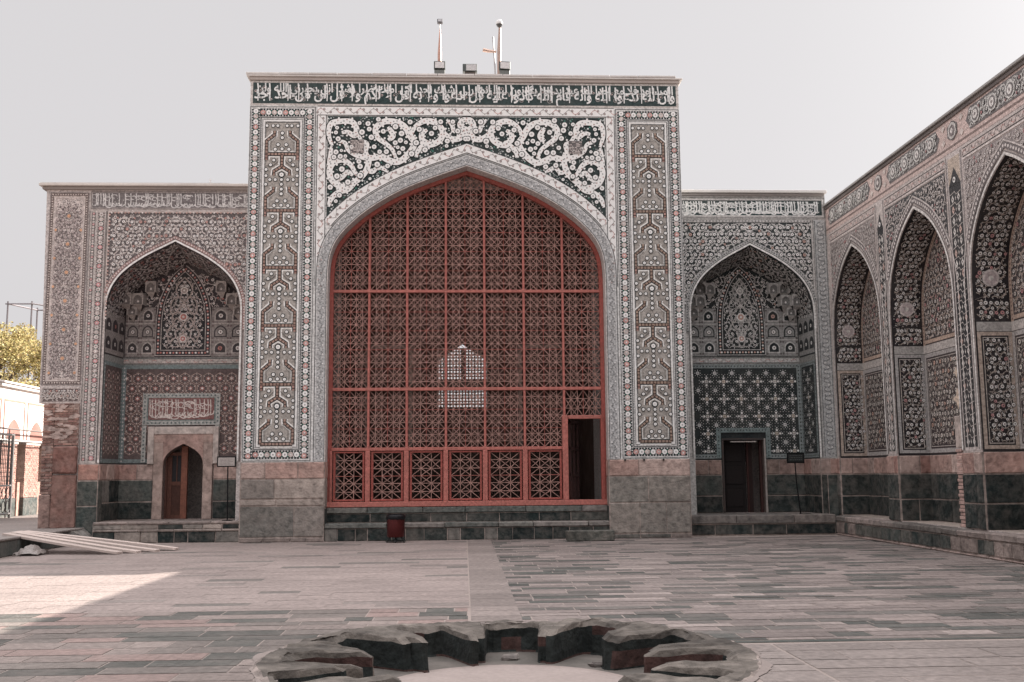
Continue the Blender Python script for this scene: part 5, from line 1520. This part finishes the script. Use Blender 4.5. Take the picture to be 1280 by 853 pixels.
for k in range(NP):
    th = 2*math.pi*k/NP; kn = (k+1) % NP
    seg = int(((6*th+.35)/math.pi) % 12); rr = random.Random(seg*13+1)
    tone = rr.uniform(.7, 1.3); reddish = rr.random(); tip = abs(math.cos(6*th+.35)) < .34
    for j in range(nr-1):
        if j <= 1: c = (.24, .20, .18)
        elif j <= 5: q_ = 1+.5*noise.noise(Vector((math.cos(th)*6, math.sin(th)*6, j*.7))); c = (.125*tone*q_, .108*tone*q_, .094*tone*q_)
        else:
            nz = noise.noise(Vector((k*.06, j*.8, 0)))
            c = (.055, .028, .024) if nz > .2 else ((.13, .11, .095) if (tip and reddish < .45) else (.016, .020, .019))
        m.f.append((k*nr+j, kn*nr+j, kn*nr+j+1, k*nr+j+1)); m.c.append(c)
m.build('rim', 'basin_stone', basin)
m = MB()
for k in range(240):
    t0, t1 = 2*math.pi*k/240, 2*math.pi*(k+1)/240
    f1 = lambda t: PRAD-.02+.09*noise.noise(Vector((math.cos(t)*2, math.sin(t)*2, 5)))
    f2 = lambda t: PRAD+.02+.10*noise.noise(Vector((math.cos(t)*4, math.sin(t)*4, 2)))+.03*noise.noise(Vector((math.cos(t)*20, math.sin(t)*20, 2)))
    m.poly([(pc.x+q(t)*math.cos(t), pc.y+q(t)*math.sin(t), .0085) for q, t in ((f1, t0), (f2, t0), (f2, t1), (f1, t1))], (.21, .175, .16))
m.build('mortar_edge', 'plaster', basin)
m = MB()
m.lathe([(2.05, -.28), (1.2, -.275), (1.15, -.28), (.5, -.285), (.001, -.285)], pc.x, pc.y, 48, (.3, .25, .23), [(.10, .09, .08), (.28, .23, .21), (.30, .25, .23), (.30, .25, .23)])
m.build('floor', 'plaster', basin)
m = MB()
for k in range(2):
    th = rnd.uniform(.3, 2.9); r_ = rnd.uniform(1.25, 1.7); x_, y_ = pc.x+r_*math.cos(th), pc.y+r_*math.sin(th)
    m.box(x_-.09, x_+.09, y_-.06, y_+.06, -.29, -.29+rnd.uniform(.05, .09), (.16, .14, .13), .02, .02, rot=rnd.uniform(0, 3)); m.build('loose_stone', 'stone', basin); m = MB()

# ---- raised terrace at the left
m = MB()
m.box(-60, -3.86, -6, 60, -.05, .33, (.25, .22, .2))
tz = m
y = -6.0
while y < .5:
    l = rnd.uniform(.7, 1.3); tz.box(-4.35, -3.82, y+.008, min(y+l, .52), .33, .375, vary(rnd, (.40, .35, .325), .1), .01, .003); y += l
courses(m, lambda u, v, h: (-3.86+h, u, v), -6, .5, [(0, .32, [(.13, .14, .13), (.16, .16, .148), (.10, .11, .104)], .7)], 160)
m.poly([(-60, -6, .366), (-4.36, -6, .366), (-4.36, 60, .366), (-60, 60, .366)], (.40, .345, .32))
m.poly([(-4.36, .53, .367), (-3.87, .53, .367), (-3.87, .56, .367), (-4.36, .56, .367)], (.40, .345, .32))
tag(m.build('terrace', 'paving'), kind='structure')
m = MB()
m.v += [(-3.86, -.35, .36), (-3.86, .56, .37), (-3.45, .50, .03), (-3.1, -.2, .0), (-3.86, -.35, 0), (-3.86, .56, 0)]
for f in ((0, 1, 2, 3), (0, 3, 4), (1, 5, 2), (0, 4, 5, 1)): m.f.append(f); m.c.append((.23, .215, .20))
wd = m.build('kerb_ramp', 'stone'); tag(wd, 'small sloping grey stone wedge between the terrace and the brick pier', 'ramp')

# ================================================================== SMALL THINGS
# planks from terrace to ground
pl = thing('plank', 'x', 'plank')
bpy.data.objects.remove(pl)
PLK = [((-4.15, -2.05), (-.80, -2.35), .22, 'rearmost and longest weathered plank of the ramp reaching out to the right'), ((-4.20, -2.32), (-1.15, -2.72), .24, 'second plank from the back of the weathered plank ramp'),
       ((-4.18, -2.60), (-1.45, -3.02), .24, 'middle plank of the weathered plank ramp'), ((-4.22, -2.88), (-1.75, -3.30), .25, 'front and shortest plank of the weathered plank ramp')]
for k, (p, q, w, lab) in enumerate(PLK):
    d = Vector((q[0]-p[0], q[1]-p[1], 0)); L = d.length; d.normalize(); nrm = Vector((-d.y, d.x, 0))
    m = MB(); n = 10; th = .045
    for i in range(n+1):
        t = i/n; s_ = Vector((p[0], p[1], 0))+d*L*t; z_ = .395+(.012-.395)*t+.01*math.sin(t*3.1+k)
        wj = w*(.5+.03*noise.noise(Vector((k*5, i*.6, 0))))
        if i == n: s_ += d*rnd.uniform(-.03, .03)
        for (sg, zz) in ((1, 0), (1, th), (-1, th), (-1, 0)): v_ = s_+nrm*wj*sg; m.v.append((v_.x, v_.y, z_+zz))
    cc_ = vary(rnd, (.50, .415, .375), .12)
    for i in range(n):
        for j in range(4): a = i*4; m.f.append((a+j, a+(j+1) % 4, a+4+(j+1) % 4, a+4+j)); m.c.append(cc_)
    m.f.append((0, 1, 2, 3)); m.c.append(cc_); m.f.append((n*4, n*4+1, n*4+2, n*4+3)); m.c.append(cc_)
    tag(m.build('plank', 'plaster'), lab, 'plank', 'planks laid as a ramp')
# crumpled sheet beside the planks
m = MB(); n = 12
for i in range(n):
    for j in range(n):
        u, v = i/(n-1), j/(n-1); z_ = .03+.16*math.sin(u*3.14)*math.sin(v*3.14)+.09*abs(noise.noise(Vector((u*5, v*5, 2))))
        m.v.append((-3.78+u*.5, -3.55+v*.6, z_+.05*noise.noise(Vector((u*9, v*9, 0)))))
for i in range(n-1):
    for j in range(n-1): m.f.append((i*n+j, i*n+j+1, (i+1)*n+j+1, (i+1)*n+j)); m.c.append((.24, .21, .195))
tag(m.build('plastic_sheet', 'plastic'), 'crumpled pale plastic sheet lying beside the left end of the planks', 'sheet')

# litter bin
bx, by = 3.75, -.62
tb = thing('litter_bin', 'dark red round litter bin with black liner on a low stand before the steps', 'bin', (bx, by, 0))
m = MB(); m.lathe([(.0, .13), (.19, .13), (.205, .15), (.208, .36), (.212, .56), (.205, .60), (.19, .60), (.18, .2)], bx, by, 32, (.085, .018, .018)); m.build('body', 'metal', tb, True)
m = MB(); rim = []
for j, (r_, z_) in enumerate([(.17, .50), (.19, .62), (.205, .655), (.225, .63), (.228, .56), (.216, .54)]):
    for k in range(32):
        a = 2*math.pi*k/32; w_ = 1+.05*noise.noise(Vector((k*.9, j, 0))); dz = .025*noise.noise(Vector((k*.7, j*.3, 4)))*(j > 2)
        m.v.append((bx+r_*w_*math.cos(a), by+r_*w_*math.sin(a), z_+dz))
for j in range(5):
    for k in range(32): m.f.append((j*32+k, j*32+(k+1) % 32, (j+1)*32+(k+1) % 32, (j+1)*32+k)); m.c.append((.006, .006, .008))
m.lathe([(.0, .48), (.17, .5)], bx, by, 16, (.006, .006, .008))
m.build('liner', 'plastic', tb, True)
m = MB(); m.tube([(bx+.22*math.cos(2*math.pi*k/16), by+.16*math.sin(2*math.pi*k/16), .04) for k in range(17)], .012, (.02, .02, .02), 6)
m.tube([(bx-.24, by, .04), (bx+.24, by, .04)], .014, (.02, .02, .02), 6); m.build('stand', 'metal', tb)
for (dx, dy) in ((-.2, -.1), (.2, -.1), (0, .14), (0, -.17)):
    m = MB(); m.tube([(bx+dx, by+dy, .0), (bx+dx, by+dy, .03), (bx+dx*.6, by+dy*.6, .14)], .013, (.02, .02, .02), 6); m.build('leg', 'metal', tb)
# stone block
m = MB(); m.box(7.74, 8.85, -.98, -.62, 0, .245, (.085, .085, .075), .02, .006)
tag(m.build('stone_block', 'stone'), 'long low dark stone block on the ground at the right foot of the portal steps', 'block')
# sign stands
s1 = thing('sign_stand', 'pale framed notice on a thin black post left of the portal', 'sign', (-.45, .55, .5))
m = MB(); m.tube([(-.42, .56, .5), (-.44, .56, 1.85)], .016, (.012, .012, .014)); m.build('post', 'metal', s1)
m = MB(); m.lathe([(.0, .5), (.13, .5), (.13, .515), (.0, .52)], -.42, .56, 20, (.015, .015, .016)); m.build('foot', 'metal', s1)
m = MB(); m.box(-.70, -.24, .53, .56, 1.80, 2.06, (.015, .015, .016), .006); m.build('frame', 'metal', s1)
m = MB(); m.box(-.67, -.27, .522, .528, 1.83, 2.03, (.42, .38, .36))
for k in range(5): m.box(-.63, -.31-.05*(k % 2), .5195, .521, 1.99-k*.033, 1.998-k*.033, (.22, .19, .18))
m.build('notice', 'plastic', s1)
s2 = thing('sign_stand', 'black notice board on a thin leaning black post right of the dark doorway', 'sign', (13.8, .8, .5))
m = MB(); m.tube([(13.84, .80, .5), (13.83, .80, .55), (13.76, .80, 1.3), (13.74, .80, 1.85)], .016, (.010, .010, .012)); m.build('post', 'metal', s2)
m = MB(); m.box(13.80, 14.10, .79, .82, .5, .515, (.012, .012, .012)); m.build('foot', 'metal', s2)
m = MB(); m.box(13.53, 13.98, .77, .80, 1.78, 2.05, (.012, .013, .014), .006); m.build('board', 'metal', s2)
m = MB(); m.box(13.56, 13.95, .766, .7695, 1.82, 2.01, (.02, .022, .022))
for k in range(3):
    x_ = 13.60
    while x_ < 13.9: w_ = rnd.uniform(.02, .06); m.box(x_, min(x_+w_, 13.92), .765, .7665, 1.86+k*.05, 1.872+k*.05, (.12, .13, .13)); x_ += w_+.015
m.build('notice', 'plastic', s2)

# rooftop floodlights and camera masts
def flood(x, z, w, h, label, turn=0, y=.02):
    t = thing('floodlight', label, 'floodlight', (x, y, z), 'floodlights on the portal roof')
    m = MB(); m.box(x-w/2, x+w/2, y-.06, y+.06, z+.14, z+.14+h, (.05, .055, .052), .01, rot=turn); m.build('housing', 'metal', t)
    m = MB(); m.box(x-w/2+.025, x+w/2-.025, y-.068, y-.061, z+.165, z+.115+h, (.62, .60, .60), rot=turn, org=(x, y)); m.build('lens', 'plastic', t)
    m = MB(); m.box(x-w/2+.01, x+w/2-.01, y-.04, y+.08, z, z+.135, (.16, .165, .155), .01, rot=turn); m.build('ballast_box', 'metal', t)
flood(4.755, 11.66, .29, .21, 'floodlight under the thin orange mast, leftmost on the portal roof')
flood(6.41, 11.66, .28, .22, 'floodlight in front of the white camera mast, rightmost on the portal roof', .1)
t = thing('floodlight', 'wide low floodlight turned sideways between the two roof masts', 'floodlight', (5.53, .35, 11.66), 'floodlights on the portal roof')
m = MB(); m.box(5.34, 5.71, -.08, .12, 11.73, 11.93, (.10, .11, .105), .01); m.build('housing', 'metal', t)
m = MB(); m.box(5.43, 5.69, -.088, -.081, 11.75, 11.91, (.55, .54, .54)); m.build('lens', 'plastic', t)
m = MB(); m.box(5.40, 5.66, -.05, .09, 11.67, 11.73, (.12, .10, .09)); m.build('bracket', 'metal', t)
m1 = thing('camera_mast', 'thin pale orange mast carrying a small square camera on the portal roof', 'mast', (4.75, .16, 11.66))
m = MB(); m.tube([(4.75, .16, 11.66), (4.75, .16, 12.3), (4.76, .16, 12.95)], [.05, .05, .012], (.50, .30, .24)); m.build('pole', 'metal', m1)
m = MB(); m.tube([(4.757, .16, 12.7), (4.757, .16, 13.12)], .012, (.5, .48, .47)); m.box(4.69, 4.83, .08, .22, 13.10, 13.20, (.10, .10, .11), .012); m.box(4.71, 4.81, .072, .079, 13.12, 13.18, (.55, .54, .55)); m.build('camera', 'metal', m1)
m2 = thing('camera_mast', 'mast with a white dome camera and a side arm on the portal roof', 'mast', (6.27, .16, 11.66))
m = MB(); m.tube([(6.27, .16, 11.66), (6.28, .16, 12.4), (6.30, .16, 13.0)], [.045, .05, .03], (.44, .32, .27)); m.tube([(6.18, .16, 11.66), (6.15, .16, 12.3), (6.12, .16, 12.75)], .02, (.45, .44, .44)); m.build('pole', 'metal', m2)
m = MB(); m.lathe([(.001, 13.22), (.06, 13.20), (.085, 13.14), (.085, 13.08), (.05, 13.02), (.001, 13.0)], 6.29, .14, 18, (.6, .6, .6), [(.65, .65, .65)]*3+[(.08, .08, .08)]*2); m.build('camera', 'plastic', m2, True)
m = MB(); m.tube([(6.2, .14, 12.35), (6.0, .08, 12.34), (5.86, .06, 12.36)], [.03, .045, .05], (.55, .40, .33)); m.build('side_arm', 'metal', m2)
t = thing('roof_pipe', 'short white pipe standing on the left wing roof beside the portal', 'pipe', (-1.23, 1.2, 8.95))
m = MB(); m.tube([(-1.23, 1.2, 8.95), (-1.23, 1.2, 9.25)], .025, (.75, .74, .74)); m.build('pipe', 'plastic', t)
m = MB(); m.box(-1.5, -1.2, 1.15, 1.25, 9.02, 9.05, (.6, .58, .57)); m.build('bracket', 'metal', t)

# ================================================================== LEFT BACKGROUND
XWL = -9.0
bw = thing('courtyard_wall', 'sunlit white plastered wall with arched panels over brick piers, beyond the wing at far left', 'wall', (XWL, 10, .37))
m = MB()
m.box(XWL-.5, XWL, 4, 30, 2.75, 4.42, (.70, .66, .63))
y = 4.2
while y < 29:
    for (a, b, c, d) in ((y, y+.06, 2.8, 4.05), (y+1.5, y+1.56, 2.8, 4.05), (y+.06, y+1.5, 3.99, 4.05)): m.box(XWL+.0, XWL+.02, a, b, c, d, (.40, .20, .16))
    o = arch(y+.78, .52, 2.8, 3.45, PF_WALL, 2)
    m.poly([(XWL+.004, q[0], q[1]) for q in o], (.26, .12, .10)); y += 1.75
m.build('upper_wall', 'plaster', bw)
m = MB(); m.box(XWL-.55, XWL+.12, 4, 30, 4.42, 4.52, (.66, .63, .60), .01); m.box(XWL-.55, XWL+.18, 4, 30, 4.522, 4.58, (.70, .67, .65), .01); m.build('coping', 'plaster', bw)
y = 4.2; kk = 0
while y < 29:
    m = MB(); 
    if y+1.0 > 7.9:
        z_ = .95; j = 0
        m.box(XWL-.36, XWL-.01, y, y+1.1, .95, 2.7, (.42, .32, .28))
        while z_ < 2.66:
            yy = y-(.1 if j % 2 else 0)
            while yy < y+1.1:
                a, b = max(yy, y), min(yy+.19, y+1.1)
                if b-a > .03: m.box(XWL-.02, XWL+rnd.uniform(0, .012), a, b, z_, z_+.05, vary(rnd, (.38, .20, .165), .2), .003)
                yy += .205
            z_ += .066; j += 1
        m.box(XWL-.4, XWL+.03, y-.02, y+1.12, 2.66, 2.75, (.55, .50, .46)); m.box(XWL-.36, XWL+.02, y-.01, y+1.11, .36, .94, (.06, .07, .066))
        m.build('brick_pier', 'stone', bw)
    y += 1.75
m = MB(); m.box(XWL-3.0, XWL-2.9, 4, 30, .36, 2.75, (.50, .44, .41)); m.box(XWL-2.9, XWL-.5, 4, 30, 2.76, 2.8, (.5, .45, .42)); m.box(XWL-.34, XWL-.1, 9.2, 30, .36, 1.45, (.36, .22, .18)); m.build('rear_wall', 'stone', bw)
rl = thing('railing', 'thin metal railing running before the white wall at far left', 'railing', (XWL+.25, 7, 2.7))
m = MB(); m.tube([(XWL+.25, 4, 3.10), (XWL+.25, 18, 3.10)], .03, (.20, .17, .16), 6); m.tube([(XWL+.25, 4, 2.72), (XWL+.25, 18, 2.72)], .022, (.10, .09, .09), 6); m.build('rail', 'metal', rl)
y = 4.2
while y < 18: m = MB(); m.tube([(XWL+.25, y, .37), (XWL+.25, y, 3.1)], .022, (.13, .11, .11), 6); m.build('post', 'metal', rl); y += 3.4
gt = thing('iron_gate', 'grey iron gate with scrollwork at the left edge of the court', 'gate', (-8.7, 7, .37))
m = MB()
for y_ in (6.3, 7.55): m.tube([(-8.6, y_, .37), (-8.6, y_, 2.95)], .05, (.22, .21, .205), 8)
for z_ in (.5, 1.35, 2.9): m.tube([(-8.6, 6.3, z_), (-8.6, 7.55, z_)], .035, (.20, .19, .185), 6)
m.build('frame', 'metal', gt)
m = MB()
for k in range(10): m.tube([(-8.6, 6.4+k*.115, 1.35), (-8.6, 6.4+k*.115, 2.9)], .012, (.05, .05, .052), 5)
for z_ in [1.5+.13*k for k in range(11)]: m.tube([(-8.6, 6.3, z_), (-8.6, 7.55, z_)], .008, (.05, .05, .052), 5)
m.build('grille', 'metal', gt)
m = MB()
for k in range(4):
    for j in range(2):
        cy_, cz_ = 6.48+k*.3, .72+j*.4
        m.tube([(-8.6, cy_+.12*math.cos(t*.6), cz_+.18*math.sin(t*.6)) for t in range(11)], .014, (.06, .06, .062), 5)
m.build('scrollwork', 'metal', gt)
# pipe scaffold
sf = thing('scaffold', 'open frame of thin metal pipes rising behind the yellow tree', 'scaffold', (-12.5, 16, 0))
m = MB(); sc_ = (.20, .18, .19)
X0, X1, Y0, Y1 = fac(10, 380, 16)[0], fac(40, 380, 16)[0], 16, 17.6
Zt = fac(25, 380, 16)[1]
for (x_, y_) in ((X0, Y0), (X1, Y0), (X0+.5, Y1), (X1+1.4, Y1)): m.tube([(x_, y_, 0), (x_, y_, Zt+.1)], .035, sc_, 6)
for z_ in (Zt, Zt-1.55):
    m.tube([(X0-.1, Y0, z_), (X1+.1, Y0, z_)], .03, sc_, 6); m.tube([(X1, Y0-.1, z_), (X1+1.4, Y1, z_-.05)], .03, sc_, 6); m.tube([(X0+.5, Y1, z_), (X1+1.5, Y1, z_)], .03, sc_, 6); m.tube([(X0, Y0, z_), (X0+.5, Y1, z_)], .03, sc_, 6)
m.build('pipes', 'metal', sf)
sf2 = m = MB(); m.box(X0, X1, Y0, Y1, .0, .05, sc_); m.build('base_board', 'metal', sf)
# tree
def tree(x, y, H, Rr, seed, label, cols, n=9000):
    r = random.Random(seed); t = thing('tree', label, 'tree', (x, y, 0), 'trees behind the white wall')
    m = MB(); tips = []
    m.tube([(x, y, 0), (x+.1, y, H*.25), (x, y+.1, H*.5)], [.22, .17, .12], (.13, .10, .08))
    for k in range(12):
        a = k*2.4; z0_ = H*(.3+.045*k); l = Rr*r.uniform(.6, .95); up = r.uniform(.4, .9)
        p0 = Vector((x, y, z0_)); p2 = Vector((x+l*math.cos(a), y+l*math.sin(a), min(H*.95, z0_+l*up))); p1 = (p0+p2)/2+Vector((0, 0, .15))
        m.tube([p0, p1, p2], [.07, .045, .02], (.13, .10, .08), 6); tips += [p1, p2, (p1+p2)/2, p0+(p2-p0)*.8+Vector((r.uniform(-.4, .4), r.uniform(-.4, .4), .3))]
    m.build('trunk', 'wood', t)
    tips += [Vector((x+r.uniform(-.5, .5), y+r.uniform(-.5, .5), H*r.uniform(.75, .97))) for _ in range(8)]
    m = MB()
    cl = [(p, r.uniform(.35, .75)) for p in tips]+[(Vector((x+r.gauss(0, Rr*.5), y+r.gauss(0, Rr*.5), H*r.uniform(.45, .92))), r.uniform(.3, .6)) for _ in range(26)]
    for _ in range(n):
        p, s = r.choice(cl); d = Vector((r.gauss(0, 1), r.gauss(0, 1), r.gauss(0, .8))); d = d.normalized()*s*r.random()**.45
        q = p+d; a = Vector((r.gauss(0, 1), r.gauss(0, 1), r.gauss(0, 1))).normalized()*r.uniform(.03, .055); b = a.orthogonal().normalized()*r.uniform(.025, .04)
        m.poly([tuple(q-a), tuple(q+b), tuple(q+a), tuple(q-b)], vary(r, r.choice(cols), .25))
    m.build('crown', 'leaf', t)
YC = [(.46, .37, .14), (.40, .33, .13), (.50, .42, .20), (.30, .27, .11), (.36, .26, .12)]
tree(-11.5, 13.0, 7.4, 1.7, 4, 'yellowing bushy tree at the left edge of the photo rising behind the white wall', YC, 26000)
tree(-9.9, 15.5, 6.9, 1.6, 8, 'smaller golden tree next to the tiled wing behind the white wall', YC, 22000)
tree(-14.2, 17, 6.6, 2.0, 12, 'tree farther back behind the white wall, mostly outside the photo', YC, 7000)

# ================================================================== WORLD, SUN, CAMERA
SUN = Vector((1.66, 1.0, 1.0)).normalized()
elev = math.asin(SUN.z); az = math.atan2(SUN.x, SUN.y)
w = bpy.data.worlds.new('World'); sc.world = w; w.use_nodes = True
nt = w.node_tree; N = nt.nodes; Lk = nt.links
bg = N['Background']
sky = N.new('ShaderNodeTexSky'); sky.sky_type = 'NISHITA'; sky.sun_disc = False; sky.sun_elevation = elev; sky.sun_rotation = az; sky.air_density = 1.0; sky.dust_density = 6; sky.ozone_density = 1
hs = N.new('ShaderNodeHueSaturation'); hs.inputs['Saturation'].default_value = .10; hs.inputs['Value'].default_value = 1
Lk.new(sky.outputs[0], hs.inputs['Color'])
# pale haze evens the sky; brightness added above the view lights the facade
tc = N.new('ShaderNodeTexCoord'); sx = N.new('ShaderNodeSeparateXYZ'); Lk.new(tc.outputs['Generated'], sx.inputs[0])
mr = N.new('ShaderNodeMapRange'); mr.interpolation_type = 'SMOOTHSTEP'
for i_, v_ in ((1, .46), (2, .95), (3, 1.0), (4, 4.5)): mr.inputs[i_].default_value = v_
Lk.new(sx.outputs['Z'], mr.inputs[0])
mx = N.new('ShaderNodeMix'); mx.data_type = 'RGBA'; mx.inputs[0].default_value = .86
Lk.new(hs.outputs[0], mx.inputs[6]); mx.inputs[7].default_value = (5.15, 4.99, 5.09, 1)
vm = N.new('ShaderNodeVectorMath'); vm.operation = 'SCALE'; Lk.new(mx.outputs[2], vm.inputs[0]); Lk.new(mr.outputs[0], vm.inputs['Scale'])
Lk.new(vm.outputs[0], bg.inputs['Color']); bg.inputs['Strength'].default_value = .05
L = bpy.data.lights.new('sun', 'SUN'); L.energy = 5.0; L.angle = R(.3); L.color = (1, .93, .85)
lo = bpy.data.objects.new('sun', L); COL.objects.link(lo); lo.location = (20, 15, 20); lo.rotation_euler = SUN.to_track_quat('Z', 'Y').to_euler()

cam = bpy.data.cameras.new('camera'); co = bpy.data.objects.new('camera', cam); COL.objects.link(co); sc.camera = co
cam.sensor_width = 36; cam.lens = F/1280*36; cam.clip_end = 1500; cam.clip_start = .1
from mathutils import Matrix
co.matrix_world = Matrix(((RT.x, UP.x, -FW.x, CAM.x), (RT.y, UP.y, -FW.y, CAM.y), (RT.z, UP.z, -FW.z, CAM.z), (0, 0, 0, 1)))
vs = sc.view_settings; vs.view_transform = 'Standard'; vs.look = 'None'; vs.exposure = 1.56; vs.gamma = 1
sc.cycles.max_bounces = 8; sc.cycles.use_denoising = True
